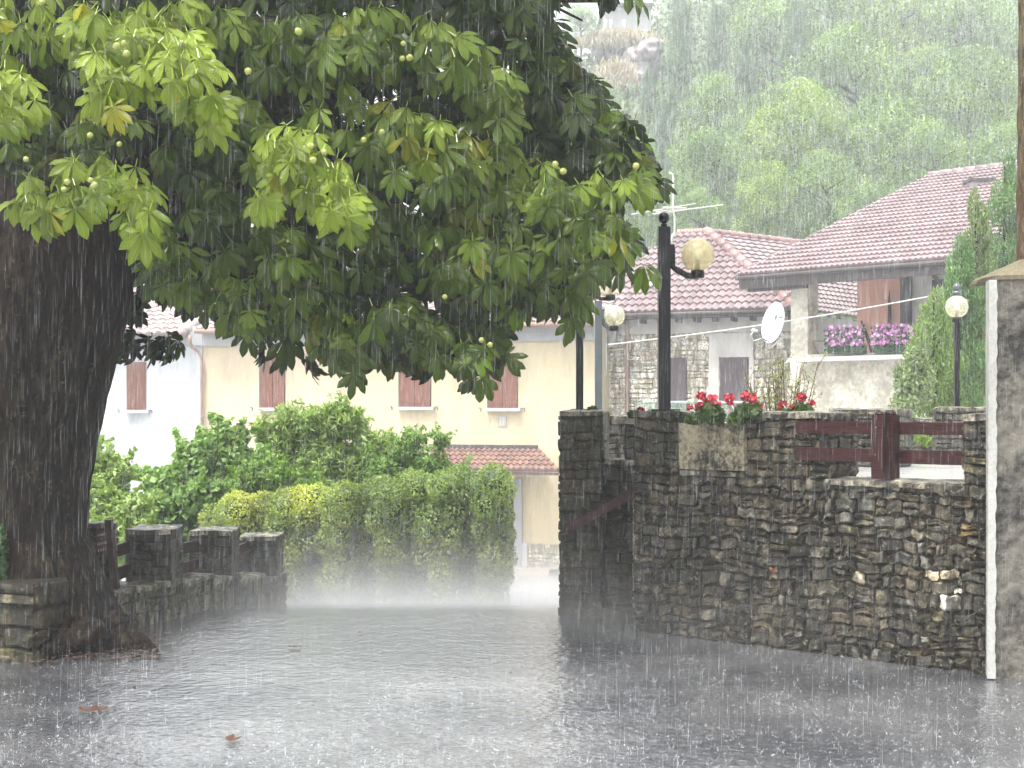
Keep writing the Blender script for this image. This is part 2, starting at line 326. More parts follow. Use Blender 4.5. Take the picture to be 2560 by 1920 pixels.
def parent_inv(p): 
    from mathutils import Matrix
    return Matrix.Translation(-p.location) if p.type == 'EMPTY' or True else None
def npmesh(name, V, Fq, C, mat, parent=None, lf=None, smooth=False):
    me = bpy.data.meshes.new(name); nv = len(V); nf = len(Fq); k = Fq.shape[1]
    me.vertices.add(nv); me.vertices.foreach_set('co', V.astype(np.float32).ravel())
    me.loops.add(nf * k); me.loops.foreach_set('vertex_index', Fq.astype(np.int32).ravel())
    me.polygons.add(nf); me.polygons.foreach_set('loop_start', np.arange(0, nf * k, k, dtype=np.int32))
    try: me.polygons.foreach_set('loop_total', np.full(nf, k, np.int32))
    except Exception: pass
    me.polygons.foreach_set('use_smooth', np.full(nf, smooth, bool))
    ca = me.color_attributes.new('Col', 'FLOAT_COLOR', 'POINT'); arr = np.ones((nv, 4), np.float32); arr[:, :3] = C; ca.data.foreach_set('color', arr.ravel())
    if lf is not None:
        at = me.attributes.new('lf', 'FLOAT_VECTOR', 'POINT'); at.data.foreach_set('vector', lf.astype(np.float32).ravel())
    me.materials.append(mat); me.update(calc_edges=True); me.validate()
    o = bpy.data.objects.new(name, me); COLL.objects.link(o)
    if parent: o.parent = parent; o.matrix_parent_inverse = parent_inv(parent)
    return o
def tag(o, label=None, cat=None, group=None, kind=None):
    if label: o['label'] = label
    if cat: o['category'] = cat
    if group: o['group'] = group
    if kind: o['kind'] = kind
    return o
def thing(name, label, cat, loc, group=None):
    o = bpy.data.objects.new(name, None); COLL.objects.link(o); o.location = Vector(loc); o.empty_display_size = 0.2
    return tag(o, label, cat, group)
def nz(x, y, z, s=1.0): return mnoise.noise(Vector((x * s, y * s, z * s)))

# ---------------------------------------------------------------- foliage
def norm(a): return a / np.maximum(np.linalg.norm(a, axis=-1, keepdims=True), 1e-9)
def leaf_quads(Cn, size, aspect, axis, nrm, cols):
    """one folded diamond (4 tris -> 2 quads) per leaf"""
    n = len(Cn); a = norm(axis); nn = norm(nrm - a * (nrm * a).sum(1, keepdims=True)); b = np.cross(a, nn)
    s = size[:, None]; w = s * aspect * 0.5
    base = Cn - a * s * 0.5; tip = Cn + a * s * 0.5 - nn * s * 0.12; mid1 = Cn + nn * s * 0.05
    Lf = Cn + b * w - nn * s * 0.06; Rt = Cn - b * w - nn * s * 0.06
    V = np.stack([base, Lf, tip, Rt, mid1], 1).reshape(-1, 3); k = np.arange(n)[:, None] * 5
    Fq = np.concatenate([k + np.array([[0, 4, 2, 1]]), k + np.array([[0, 3, 2, 4]])], 0)
    C = np.repeat(cols, 5, 0); return V, Fq, C
def lobed(lobes, n, size, aspect, pal, up=0.3, jit=0.5, inner=0.35, droop=0.0, patch=1.2, shell=0.25, seed=0, cull=True):
    r = np.random.default_rng(seed); lob = np.array([l[:3] for l in lobes], float); rad = np.array([l[3] if hasattr(l[3], '__len__') else (l[3],) * 3 for l in lobes], float)
    w = (rad.prod(1)) ** (2 / 3); idx = r.choice(len(lobes), n, p=w / w.sum())
    d = norm(r.normal(size=(n, 3))); rr = 1 - np.abs(r.normal(size=n)) * shell; rr = np.where(r.random(n) < inner, r.random(n) ** 0.5, rr)
    pos = lob[idx] + d * rad[idx] * rr[:, None]
    if cull:
        keep = np.ones(n, bool)
        for j in range(len(lob)):
            q = np.linalg.norm((pos - lob[j]) / rad[j], axis=1); keep &= (q > 0.75) | (idx == j) | (r.random(n) < 0.3)
        pos = pos[keep]; d = d[keep]; n = len(pos)
    nrm = norm(d + np.array([0, 0, up]) + r.normal(size=(n, 3)) * jit)
    ax = norm(r.normal(size=(n, 3)) + np.array([0, 0, -droop]) + d * 0.4)
    pal = np.array(pal, float); ph = r.random(3) * 10
    f = 0.5 + 0.5 * np.sin(pos[:, 0] / patch * 2 + ph[0] + np.sin(pos[:, 2] / patch * 1.7)) * np.sin(pos[:, 2] / patch * 2.3 + ph[1] + np.sin(pos[:, 1] / patch * 2))
    f = np.clip(f * 0.6 + r.random(n) * 0.5 - 0.05, 0, 0.999) * (len(pal) - 1); i = f.astype(int); fr = (f - i)[:, None]
    cols = pal[i] * (1 - fr) + pal[np.minimum(i + 1, len(pal) - 1)] * fr; cols *= (0.75 + 0.5 * r.random((n, 1)))
    return leaf_quads(pos, size * (0.6 + 0.8 * r.random(n)), aspect, ax, nrm, cols)
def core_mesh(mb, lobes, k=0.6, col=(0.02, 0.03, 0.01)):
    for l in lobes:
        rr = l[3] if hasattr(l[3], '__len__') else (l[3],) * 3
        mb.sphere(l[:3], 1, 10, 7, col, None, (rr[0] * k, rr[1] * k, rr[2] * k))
def branchy(mb, base, tips, r0=0.05, r1=0.006, seg=5):
    base = Vector(base)
    for t in tips:
        t = Vector(t); m1 = base.lerp(t, 0.4) + Vector((random.uniform(-.05, .05), random.uniform(-.05, .05), 0.08)) * (t - base).length
        mb.tube([base, m1, t], [r0, (r0 + r1) / 2, r1], seg, mat=None)

# ---------------------------------------------------------------- stones
PAL_DARK = [(0.16, 0.145, 0.11), (0.10, 0.09, 0.07), (0.20, 0.18, 0.14), (0.13, 0.12, 0.10), (0.24, 0.21, 0.16), (0.09, 0.085, 0.075), (0.17, 0.175, 0.17), (0.19, 0.15, 0.10), (0.30, 0.27, 0.21)]
PAL_PALE = [(0.60, 0.57, 0.50), (0.52, 0.49, 0.43), (0.66, 0.62, 0.53), (0.45, 0.44, 0.42), (0.58, 0.52, 0.42)]
def stone_face(mb, o, u, n, W, H, cw=(0.10, 0.26), ch=(0.05, 0.13), prot=0.025, pal=PAL_DARK, topf=None, botf=None, gap=0.008, accent=(), seed=1, warp=0.018, jag=1.0):
    """courses of irregular stones over a vertical face. o = lower-left corner, u = unit direction, n = outward normal."""
    r = random.Random(seed); o = Vector(o); u = Vector(u); n = Vector(n); up = Vector((0, 0, 1)); v = 0.0
    while v < H - 0.01:
        h = min(r.uniform(*ch), H - v); 
        if H - v - h < ch[0] * 0.6: h = H - v
        x = 0.0
        while x < W - 0.01:
            w = min(r.uniform(*cw), W - x)
            if W - x - w < cw[0] * 0.5: w = W - x
            split = (h > 0.075 and r.random() < 0.3); parts = [(v, h)] if not split else [(v, h * 0.5), (v + h * 0.5, h * 0.5)]
            for (vv, hh) in parts:
                t = topf(x + w / 2) if topf else 1e9; bt = botf(x + w / 2) if botf else -1e9
                if vv + hh / 2 > t or vv + hh / 2 < bt: continue
                c = r.choice(pal); k = r.uniform(0.7, 1.25); c = tuple(q * k for q in c)
                for (ax, av, ac, rad) in accent:
                    if abs(x + w / 2 - ax) < max(w / 2, rad) and abs(vv + hh / 2 - av) < max(hh / 2, rad): c = ac
                p = prot * r.uniform(0.2, 1.0); NX, NY = 4, 4; TA = (0, .10 + .04 * r.random(), .5, .87 + .04 * r.random(), 1); vs = []; fs = []; tilt = r.uniform(-.3, .3); tilv = r.uniform(-.3, .3)
                jx = [r.uniform(-1, 1) * gap * 0.9 * jag for _ in range(8)]
                for j in range(NY + 1):
                    for i in range(NX + 1):
                        a = TA[i]; b = TA[j]
                        q = x + gap / 2 + a * (w - gap) + (1 - abs(2 * b - 1)) * jx[0] * (1 if a < .5 else -1) * 0.5
                        zq = vv + gap / 2 + b * (hh - gap) + jx[1 + i] * 0.7 * (1 if 0 < i < NX else 0.3)
                        edge = (i in (0, NX)) or (j in (0, NY)); pr = -0.004 if edge else p
                        if (i in (0, NX)) and (j in (0, NY)):
                            q += gap * (1 if i == 0 else -1) * 1.0; zq += gap * (1 if j == 0 else -1) * 1.0
                        if not edge: pr += r.uniform(-0.4, 0.4) * prot * 0.6 + prot * (tilt * (a - .5) + tilv * (b - .5))
                        elif r.random() < .5: pr += 0.003
                        vs.append(o + u * q + up * (zq + warp * (nz((x + w * a) * 2.1, seed, vv * 1.5) + .5 * nz((x + w * a) * 5, seed, vv * 3))* (0 if vv + hh * b > H - .03 or vv + hh * b < .01 else 1)) + n * pr)
                for j in range(NY):
                    for i in range(NX): k0 = j * (NX + 1) + i; fs.append((k0, k0 + 1, k0 + NX + 2, k0 + NX + 1))
                # snap interior toward a squared block so faces read as stone, not pillows
                mb.add(vs, fs, c, None, False)
            x += w
        v += h
def stone_block(mb, a, b, thick, z0, z1, core=(0.07, 0.06, 0.045), faces='flrt', seed=1, topcol=(0.7, 0.69, 0.62), side='back', **kw):  # topcol: paler top slabs, wet sky sheen painted into the colour
    """a,b = (x,y) of the front-left and front-right of the block as seen from the camera; thickness runs behind."""
    a = Vector((a[0], a[1], 0)); b = Vector((b[0], b[1], 0)); u = (b - a).normalized(); n = Vector((u.y, -u.x, 0)); W = (b - a).length; H = z1 - z0; ins = 0.007
    mb.box(a + u * ins - n * ins + Vector((0, 0, z0)), u * (W - 2 * ins), -n * (thick - 2 * ins), (0, 0, H - ins), core)
    if 'f' in faces: stone_face(mb, a + Vector((0, 0, z0)), u, n, W, H, seed=seed, **kw)
    kw2 = {k: v for k, v in kw.items() if k not in ('accent', 'topf', 'botf')}
    if 'r' in faces: stone_face(mb, b + Vector((0, 0, z0)), -n, u, thick, H, seed=seed + 11, **kw2)
    if 'l' in faces: stone_face(mb, a - n * thick + Vector((0, 0, z0)), n, -u, thick, H, seed=seed + 23, **kw2)
    if 't' in faces:
        r = random.Random(seed + 5); x = 0
        while x < W - 0.01:
            w = min(r.uniform(0.15, 0.4), W - x)
            if W - x - w < 0.1: w = W - x
            nx = max(2, int(w / 0.06)); ny = max(2, int(thick / 0.08)); vs = []; fs = []
            for j in range(ny + 1):
                for i in range(nx + 1):
                    e = i in (0, nx) or j in (0, ny); ox = 0.014
                    q = a + u * (x + w * i / nx) - n * (-ox + (thick + 2 * ox) * j / ny)
                    vs.append((q.x, q.y, z1 + (0.0 if e else 0.008) + r.uniform(-0.006, 0.008)))
            for j in range(ny):
                for i in range(nx): k0 = j * (nx + 1) + i; fs.append((k0, k0 + 1, k0 + nx + 2, k0 + nx + 1))
            m0 = len(vs); per = [i for i in range(nx + 1)] + [(j + 1) * (nx + 1) + nx for j in range(ny)] + [ny * (nx + 1) + i for i in range(nx - 1, -1, -1)] + [j * (nx + 1) for j in range(ny - 1, 0, -1)]
            for i in per: q = vs[i]; vs.append((q[0], q[1], z1 - 0.03 - 0.01 * r.random()))
            for i in range(len(per)): j = (i + 1) % len(per); fs.append((per[j], per[i], m0 + i, m0 + j))
            k = r.uniform(0.8, 1.15); mb.add(vs, fs, tuple(q * k for q in topcol), None, False); x += w

# ---------------------------------------------------------------- tiled roof
def tiled(mb, E0, E1, R1, R0, nu, nv, amp=0.035, step=0.03, poly=None, su=6, col=(1, 1, 1)):
    """E0-E1 eave left-right, R0-R1 ridge; waves across, stepped courses up the slope."""
    E0, E1, R0, R1 = map(Vector, (E0, E1, R0, R1)); nrm = (E1 - E0).cross(R0 - E0).normalized()
    if nrm.z < 0: nrm = -nrm
    rows = []
    for j in range(nv):
        for (t, h) in ((0.0, step), (0.5, step * 0.5), (0.999, 0.0)): rows.append(((j + t) / nv, h, j))
    nx = nu * su; vs = []; cs = []
    rr = random.Random(3); tcol = {}
    for (t, h, j) in rows:
        A = E0.lerp(R0, t); B = E1.lerp(R1, t)
        for i in range(nx + 1):
            k = i // su; ph = (i % su) / su; hh = amp * (0.5 + 0.5 * math.cos(2 * math.pi * ph)) ** 0.7
            vs.append(A.lerp(B, i / nx) + nrm * (h + hh))
            key = (k, j)
            if key not in tcol: tcol[key] = rr.uniform(0.8, 1.15)
            q = tcol[key]; cs.append((col[0] * q, col[1] * q, col[2] * q))
    fs = []
    for r_ in range(len(rows) - 1):
        for i in range(nx):
            k0 = r_ * (nx + 1) + i; f = (k0, k0 + 1, k0 + nx + 2, k0 + nx + 1)
            if poly:
                if not poly((i + 0.5) / nx, (rows[r_][0] + rows[r_ + 1][0]) / 2): continue
            fs.append(f)
    # eave lip
    o = len(vs)
    for i in range(nx + 1): vs.append(E0.lerp(E1, i / nx) - nrm * 0.03); cs.append((0.35, 0.35, 0.35))
    for i in range(nx):
        if not poly or poly((i + 0.5) / nx, 0.01): fs.append((o + i, o + i + 1, i + 1, i))
    b = mb.add(vs, fs, (1, 1, 1), None, False)
    mb.c[b:b + len(vs)] = cs
def ridge_tiles(mb, A, B, n, r=0.09):
    A = Vector(A); B = Vector(B); d = (B - A) / n
    for i in range(n):
        k = random.uniform(0.85, 1.15); mb.tube([A + d * i, A + d * (i + 1.12)], [r * 1.12, r * 0.9], 10, (k, k, k))

class Frame:
    """vertical facade plane through two ground points given as (px, depth)."""
    def __init__(s, pa, da, pb, db):
        s.a = Vector((GX(pa, da), da, 0)); s.b = Vector((GX(pb, db), db, 0)); s.u = (s.b - s.a).normalized(); s.n = Vector((s.u.y, -s.u.x, 0))
        if s.n.y > 0: s.n = -s.n
    def pt(s, px, py, off=0.0):
        a = s.a + s.n * off; k = (px - 1280) / F; den = s.u.x - k * s.u.y; t = (k * a.y - a.x) / den; q = a + s.u * t
        return Vector((q.x, q.y, ZZ(py, q.y)))
    def box(s, mb, x0, y0, x1, y1, o0=0.0, o1=0.05, col=(1, 1, 1), mat=None, level=True):
        p = s.pt(x0, y1, o1); q = s.pt(x1, y1, o1); t = s.pt((x0 + x1) / 2, y0, o1); bt = s.pt((x0 + x1) / 2, y1, o1)
        uu = Vector((q.x - p.x, q.y - p.y, 0)); mb.box((p.x, p.y, bt.z), uu, s.n * (o0 - o1), (0, 0, t.z - bt.z), col, mat)

# ================================================================ GROUND
def gz(x, y):
    if y < 11.2: z = 0.0
    elif y < 12.2: t = (y - 11.2); z = -0.06 * t * t
    elif y < 18: z = -0.06 - 0.12 * (y - 12.2)
    else: z = -0.756 - 0.093 * (y - 18)
    return z
def hill(x, y):
    if y < 48: return gz(x, y)
    r = x / y; w = min(1, max(0, (r + 0.10) / 0.13)); w = w * w * (3 - 2 * w)
    c = min(1, max(0, (r - 0.085) / 0.05)); cap = 30.8 + 40 * c
    return gz(x, 48) + w * min(0.51 * (y - 48), cap) + nz(x, y, 0, 0.08) * 1.2 * w
def heightgrid(name, xs, ys, fn, mat):
    vs = [(x, y, fn(x, y)) for y in ys for x in xs]; nx = len(xs)
    fs = [(j * nx + i, j * nx + i + 1, (j + 1) * nx + i + 1, (j + 1) * nx + i) for j in range(len(ys) - 1) for i in range(nx - 1)]
    m = MB(); m.add(vs, fs, (1, 1, 1), None, True); return m.build(name, mat)
xs = list(np.unique(np.concatenate([np.linspace(-600, -12, 14), np.linspace(-12, 14, 66), np.linspace(14, 600, 14)])))
ys = list(np.unique(np.concatenate([np.linspace(-60, 2, 8), np.linspace(2, 22, 100), np.linspace(22, 50, 16)])))
def ground_z(x, y):
    z = gz(x, y)
    if 2 < y < 12 and abs(x) < 8: z += 0.012 * nz(x, y, 0, 0.9)
    return z
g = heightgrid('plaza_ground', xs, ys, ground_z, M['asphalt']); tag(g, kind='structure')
xs2 = list(np.linspace(-150, 260, 90)); ys2 = list(np.linspace(49.9, 300, 90))
h = heightgrid('hillside', xs2, ys2, lambda x, y: hill(x, y) if y > 50.5 else gz(x, 50) , M['hill']); tag(h, kind='structure')
far = MB(); far.add([(-3000, 299, -10), (3000, 299, -10), (3000, 3000, -10), (-3000, 3000, -10)], [(0, 1, 2, 3)]); tag(far.build('far_ground', M['hill']), kind='structure')

# lower street: pavement in front of the yellow house
FY = Frame(500, 40.5, 1290, 37.5)
pv = MB(); n_ = FY.n
for (x0, x1) in ((1180, 1470),):
    a = FY.pt(x0, 1440, 0); b = FY.pt(x1, 1440, 0); a.z = gz(0, a.y) + 0.12; b.z = gz(0, b.y) + 0.16; w = 3.2
    a2 = a + n_ * w; b2 = b + n_ * w; a2.z = gz(0, a2.y) + 0.12; b2.z = gz(0, b2.y) + 0.14
    pv.add([a2, b2, b, a, a2 - Vector((0, 0, .2)), b2 - Vector((0, 0, .2))], [(0, 1, 2, 3), (4, 5, 1, 0)], (1, 1, 1))
tag(pv.build('lower_pavement', M['pave']), kind='structure')

# ================================================================ RIGHT-HAND WALL
WA = Vector((GX(1585, 10.66), 10.66, 0)); WB = Vector((GX(2475, 8.83), 8.83, 0)); WU = (WB - WA).normalized(); WN = Vector((WU.y, -WU.x, 0))
FW = Frame(1585, 10.66, 2475, 8.83)
def wxy(px, off=0.0): q = FW.pt(px, 1020, off); return (q.x, q.y)
def wz(px, py): return FW.pt(px, py).z
wroot = thing('retaining_wall', 'dark mossy rubble retaining wall of the raised terrace on the right', 'stone wall', (WA.x, WA.y, 0))
m = MB(); acc = []
def ac(px, py, col, rad=0.03): q = FW.pt(px, py); acc.append(((Vector((q.x, q.y, 0)) - WA).length, q.z, col, rad))
ac(2390, 1470, (2.2, 2.25, 2.3), .045); ac(2320, 1408, (1.5, 1.35, 1.05)); ac(2360, 1408, (1.5, 1.35, 1.05)); ac(2110, 1320, (1.3, 1.25, 1.05)); ac(1930, 1400, (0.62, 0.30, 0.18), .03)
ac(2420, 1300, (0.42, 0.31, 0.14), .05); ac(2440, 1155, (0.6, 0.5, 0.28), .03); ac(2130, 1420, (1.1, 1.0, 0.85)); ac(1620, 1310, (0.30, 0.33, 0.36), .04); ac(1615, 1190, (0.36, 0.37, 0.36), .04)
ac(1620, 1370, (0.45, 0.38, 0.27)); ac(2340, 1520, (0.24, 0.22, 0.13), .04); ac(1995, 1570, (0.5, 0.52, 0.55)); ac(2310, 1570, (0.6, 0.62, 0.65)); ac(2290, 1600, (0.36, 0.29, 0.18)); ac(2450, 1590, (0.38, 0.32, 0.22)); ac(1940, 1560, (0.36, 0.28, 0.16))
ac(2090, 1365, (0.6, 0.55, 0.45)); ac(1830, 1440, (0.4, 0.38, 0.34)); ac(1750, 1500, (0.5, 0.48, 0.44)); ac(1960, 1290, (0.36, 0.33, 0.27)); ac(1900, 1350, (0.34, 0.31, 0.26)); ac(2040, 1360, (0.3, 0.28, 0.25))
ZT = 1.135
stone_block(m, wxy(1585), wxy(2478), 0.42, -0.05, ZT, faces='fl', seed=4, accent=acc, cw=(0.04, 0.17), ch=(0.04, 0.11), prot=0.030, gap=0.009, warp=.03, jag=2.4, pal=PAL_DARK + [(0.33, 0.31, 0.27), (0.30, 0.31, 0.31), (0.24, 0.23, 0.19)])
stone_block(m, wxy(2066), wxy(2410), 0.42, ZT - .03, ZT + .004, faces='t', seed=5)
m.build('wall_body', M['stone'], wroot)
for nm, x0, x1, ytop, sd_ in (('upright', 1585, 1700, 1030, 31), ('upright', 1862, 2070, 1032, 37), ('upright', 2408, 2478, 1036, 41)):
    m = MB(); zt = wz((x0 + x1) / 2, ytop)
    acc2 = []
    if sd_ == 41: acc2 = [(0.06, 0.14, (0.62, 0.52, 0.30), .05)]
    stone_block(m, wxy(x0), wxy(x1), 0.38, ZT + 0.004, zt, faces='flrt', seed=sd_, cw=(0.08, 0.22), ch=(0.05, 0.11), prot=0.02, accent=acc2, warp=.03, jag=2)
    m.build(nm, M['stone'], wroot)
# step of wall under the planter
m = MB(); stone_block(m, wxy(1702), wxy(1860), 0.34, ZT + 0.004, wz(1780, 1178), faces='flt', seed=51, cw=(0.08, 0.2), ch=(0.03, 0.05), prot=0.012); m.build('planter_step', M['stone_moss'], wroot)
# planter trough of washed aggregate
q = FW.pt(1780, 1176); pr = thing('planter_trough', 'washed pebble concrete planter trough set into the top of the dark wall', 'planter', (q.x, q.y, q.z))
m = MB(); z0 = wz(1780, 1176) + 0.004; z1 = wz(1780, 1058); a = Vector((*wxy(1697, 0.035), 0)); b = Vector((*wxy(1861, 0.035), 0)); dd = -FW.n * 0.36; uu = b - a; t_ = 0.035
U = uu.normalized(); B_ = -FW.n
m.box(a + Vector((0, 0, z0)), uu, B_ * t_, (0, 0, z1 - z0)); m.box(a + B_ * 0.33 + Vector((0, 0, z0)), uu, B_ * t_, (0, 0, z1 - z0))
m.box(a + B_ * t_ + Vector((0, 0, z0)), U * t_, B_ * (0.33 - t_), (0, 0, z1 - z0 - .002)); m.box(b - U * t_ + B_ * t_ + Vector((0, 0, z0)), U * t_, B_ * (0.33 - t_), (0, 0, z1 - z0 - .002))
m.build('trough', M['aggregate'], pr)
m = MB(); m.box(a + U * t_ + B_ * t_ + Vector((0, 0, z0)), uu - U * 2 * t_, B_ * (0.33 - t_), (0, 0, (z1 - z0) * 0.85)); m.build('soil', M['bark'], pr)

# pillar 1 and link wall with handrail
p1 = thing('gate_pillar', 'tall dark mossy stone pillar at the left end of the wall, by the road', 'pillar', (GX(1450, 11.3), 11.3, 0))
m = MB(); stone_block(m, (GX(1399, 11.3), 11.3), (GX(1506, 11.25), 11.25), 0.5, -0.15, ZZ(1028, 11.3), faces='flrt', seed=61, cw=(0.10, 0.30), ch=(0.08, 0.17), prot=0.015, gap=0.006, pal=[(0.12, 0.11, 0.085), (0.10, 0.09, 0.07), (0.14, 0.125, 0.10), (0.11, 0.11, 0.09)])
m.build('pillar_shaft', M['stone_moss'], p1)
p2 = thing('stair_wall', 'low recessed stone wall behind the sloping handrail, between pillar and terrace wall', 'stone wall', (GX(1560, 11.45), 11.45, 0))
m = MB(); stone_block(m, (GX(1500, 11.42), 11.42), (GX(1640, 11.2), 11.2), 0.4, -0.1, ZZ(1150, 11.4), faces='ft', seed=67, cw=(0.1, 0.28), ch=(0.07, 0.14), prot=0.015, pal=[(0.13, 0.12, 0.095), (0.10, 0.09, 0.07), (0.16, 0.145, 0.12)])
m.build('wall_body', M['stone_moss'], p2)
m = MB(); stone_block(m, (GX(1560, 11.36), 11.36), (GX(1640, 11.25), 11.25), 0.3, ZZ(1148, 11.4), ZZ(1048, 11.4), faces='flt', seed=68, cw=(0.08, 0.2), ch=(0.05, 0.1), prot=0.012, pal=[(0.15, 0.15, 0.11), (0.18, 0.17, 0.13)])
m.build('upright', M['stone_moss'], p2)
m = MB(); a = P(1500, 1545, 11.3); b = P(1602, 1600, 10.75); a.z = 0.03; b.z = 0.03
m.box((a.x, a.y, -0.02), (b.x - a.x, b.y - a.y, 0), (0.35, 0.5, 0), (0, 0, 0.10), (0.14, 0.12, 0.10)); m.build('footing_ledge', M['stone'], p2)
hr = thing('handrail', 'dark red wooden handrail sloping down across the pillar and recessed wall', 'handrail', P(1500, 1290, 11.1))
m = MB(); a = P(1418, 1338, 11.12); b = P(1592, 1238, 11.0); m.box(a, b - a, (0, 0.05, 0), (0, 0, 0.075)); m.build('rail', M['wood'], hr)
m = MB()
for t in (0.15, 0.85): m = MB(); q = a.lerp(b, t); m.cbox(q + Vector((0, 0.14, 0.03)), 0.03, 0.2, 0.03); m.build('bracket', M['iron'], hr)

# terrace surface
m = MB(); q0 = wxy(1590, -0.41); q1 = wxy(2478, -0.41)
pts = [(q0[0], q0[1]), (q1[0], q1[1]), (8, 8.2), (16, 8.2), (16, 27), (4.5, 27), (2.9, 17), (1.35, 13.2), (q0[0] - 0.1, 12.0)]
m.add([(x, y, 1.12) for x, y in pts] + [(x, y, -2.5) for x, y in pts], [tuple(range(len(pts)))] + [(i, i + len(pts), (i + 1) % len(pts) + len(pts), (i + 1) % len(pts)) for i in range(len(pts))])
tag(m.build('terrace_paving', M['terrace']), kind='structure')

# wooden fence on the wall
fr = thing('wooden_fence', 'two-rail red brown wooden fence with a stout post, on the right terrace wall', 'fence', (*wxy(2200, -0.1), ZT))
def fpt(px, py, off): q = FW.pt(px, py, off); return q
m = MB()
for (x0, x1, y0, y1, nm) in ((1990, 2187, 1053, 1084, 'rail'), (2228, 2412, 1056, 1087, 'rail'), (1990, 2187, 1120, 1153, 'rail'), (2228, 2412, 1126, 1161, 'rail')):
    m = MB(); off = 0.035 if x0 < 2100 else -0.12
    FW.box(m, x0, y0, x1, y1, off - 0.04, off); m.build(nm, M['wood'], fr)
m = MB()
for (x0, x1, off) in ((2178, 2208, 0.05), (2207, 2232, -0.03)):
    p_ = FW.pt(x0, 1100, off); q_ = FW.pt(x1, 1100, off); zt_ = wz(2205, 1034); u_ = Vector((q_.x - p_.x, q_.y - p_.y, 0)); m.box((p_.x, p_.y, ZT + 0.02), u_, -FW.n * 0.09, (0, 0, zt_ - ZT - 0.03)); c_ = p_ + u_ / 2 - FW.n * 0.045
    m.tube([(c_.x, c_.y, zt_ - 0.012), (c_.x, c_.y, zt_ + 0.012)], [u_.length * 0.5, u_.length * 0.38], 10)
m.build('post', M['wood'], fr)
m = MB()
for px, py in ((2190, 1069), (2188, 1137)): m = MB(); m.sphere(FW.pt(px, py, 0.055), 0.006, 8, 6); m.build('bolt', M['iron'], fr)
m = MB(); m.box((*wxy(1984, 0.012), wz(1990, 1086)), FW.u * 0.03, -FW.n * .06, (0, 0, wz(1990, 1050) - wz(1990, 1086))); m.build('rail_bracket', M['iron'], fr)

# parapet pieces on the far side of the terrace
def parapet(px0, px1, d0, d1, ytop, zb, th, label, seed, pal=PAL_DARK, mt='stone', grp=None):
    o = thing('parapet_pillar', label, 'stone pillar', (GX((px0 + px1) / 2, d0), d0, zb), grp)
    m = MB(); stone_block(m, (GX(px0, d0), d0), (GX(px1, d1), d1), th, zb, ZZ(ytop, (d0 + d1) / 2), faces='flrt', seed=seed, cw=(0.08, 0.25), ch=(0.05, 0.12), prot=0.015, pal=pal)
    m.build('shaft', M[mt], o); return o
PG = [(0.30, 0.29, 0.26), (0.24, 0.23, 0.21), (0.2, 0.2, 0.18)]
parapet(2074, 2243, 12.2, 11.9, 1024, 1.12, 0.4, 'broad grey stone pillar seen behind the left rails of the wooden fence', 71, PG)
parapet(2338, 2560, 15.2, 15.0, 1019, 1.12, 0.4, 'pale stone pillar under the conifers behind the right rails', 73, PG)
parapet(1500, 1566, 14.2, 14.1, 1041, -0.6, 0.4, 'misty grey stone pillar seen through the gap beside the gate pillar', 75, [(0.4, 0.39, 0.37), (0.34, 0.33, 0.31)])
parapet(2250, 2335, 16.2, 16.1, 1046, 1.12, 0.3, 'low grey wall between the two pillars beyond the terrace', 77, PG)
parapet(1870, 2078, 16.5, 16.5, 1030, 1.12, 0.3, 'low pale wall behind the red geraniums at the foot of the bare shrub', 78, PG)

# rough plastered post on the far right
gp = thing('boundary_post', 'thick rough plastered post with a chipped white edge at the right of the picture', 'gatepost', (GX(2560, 8.7), 8.7, 0))
x0 = GX(2486, 8.7); zt = ZZ(700, 8.7); m = MB()
def rough_box(mb, x0, x1, y0, y1, z0, z1, amp=0.006, st=0.03, seed=0, xb=None):
    xb = x0 if xb is None else xb; n00 = len(mb.v)
    def grid(o, a, b, n, la, lb):
        na = max(1, int(la / st)); nb = max(1, int(lb / st)); vs = []; fs = []
        for j in range(nb + 1):
            for i in range(na + 1):
                p = o + a * (la * i / na) + b * (lb * j / nb); e = 0.3 if (i in (0, na) or j in (0, nb)) else 1
                vs.append(p + n * amp * e * (nz(p.x, p.y, p.z + seed, 18) + 0.7 * nz(p.x, p.y, p.z + seed, 45)))
        for j in range(nb):
            for i in range(na): k = j * (na + 1) + i; fs.append((k, k + 1, k + na + 2, k + na + 1))
        mb.add(vs, fs, (1, 1, 1), None, True)
    X = Vector((1, 0, 0)); Y = Vector((0, 1, 0)); Z = Vector((0, 0, 1))
    grid(Vector((x0, y0, z0)), X, Z, -Y, x1 - x0, z1 - z0); grid(Vector((x0, y1, z0)), -Y, Z, -X, y1 - y0, z1 - z0)
    grid(Vector((x1, y0, z0)), Y, Z, X, y1 - y0, z1 - z0); grid(Vector((x1, y1, z0)), -X, Z, Y, x1 - x0, z1 - z0); grid(Vector((x0, y0, z1)), X, Y, Z, x1 - x0, y1 - y0)
    for i in range(n00, len(mb.v)):
        x, y, z = mb.v[i]; t = (y - y0) / (y1 - y0); mb.v[i] = (x + (xb - x0) * t * (x1 - x) / (x1 - x0), y, z)
rough_box(m, x0, x0 + 0.62, 8.7, 9.15, -0.02, zt, 0.010, 0.02, xb=x0 * 9.15 / 8.7 + .02); m.build('shaft', M['roughwall'], gp)
m = MB(); r_ = random.Random(5); vs = []; fs = []; nseg = 70
for i in range(nseg + 1):
    z = 0.01 + (zt - 0.01) * i / nseg; w = r_.uniform(-1, 1) * 0.004; lean = 0.012 * (1 - i / nseg)
    vs += [(x0 - 0.034 - lean + w * .4, 8.69, z), (x0 + 0.012 - lean + r_.uniform(-1, 1) * 0.005, 8.684, z), (x0 - 0.0, 8.86, z)]
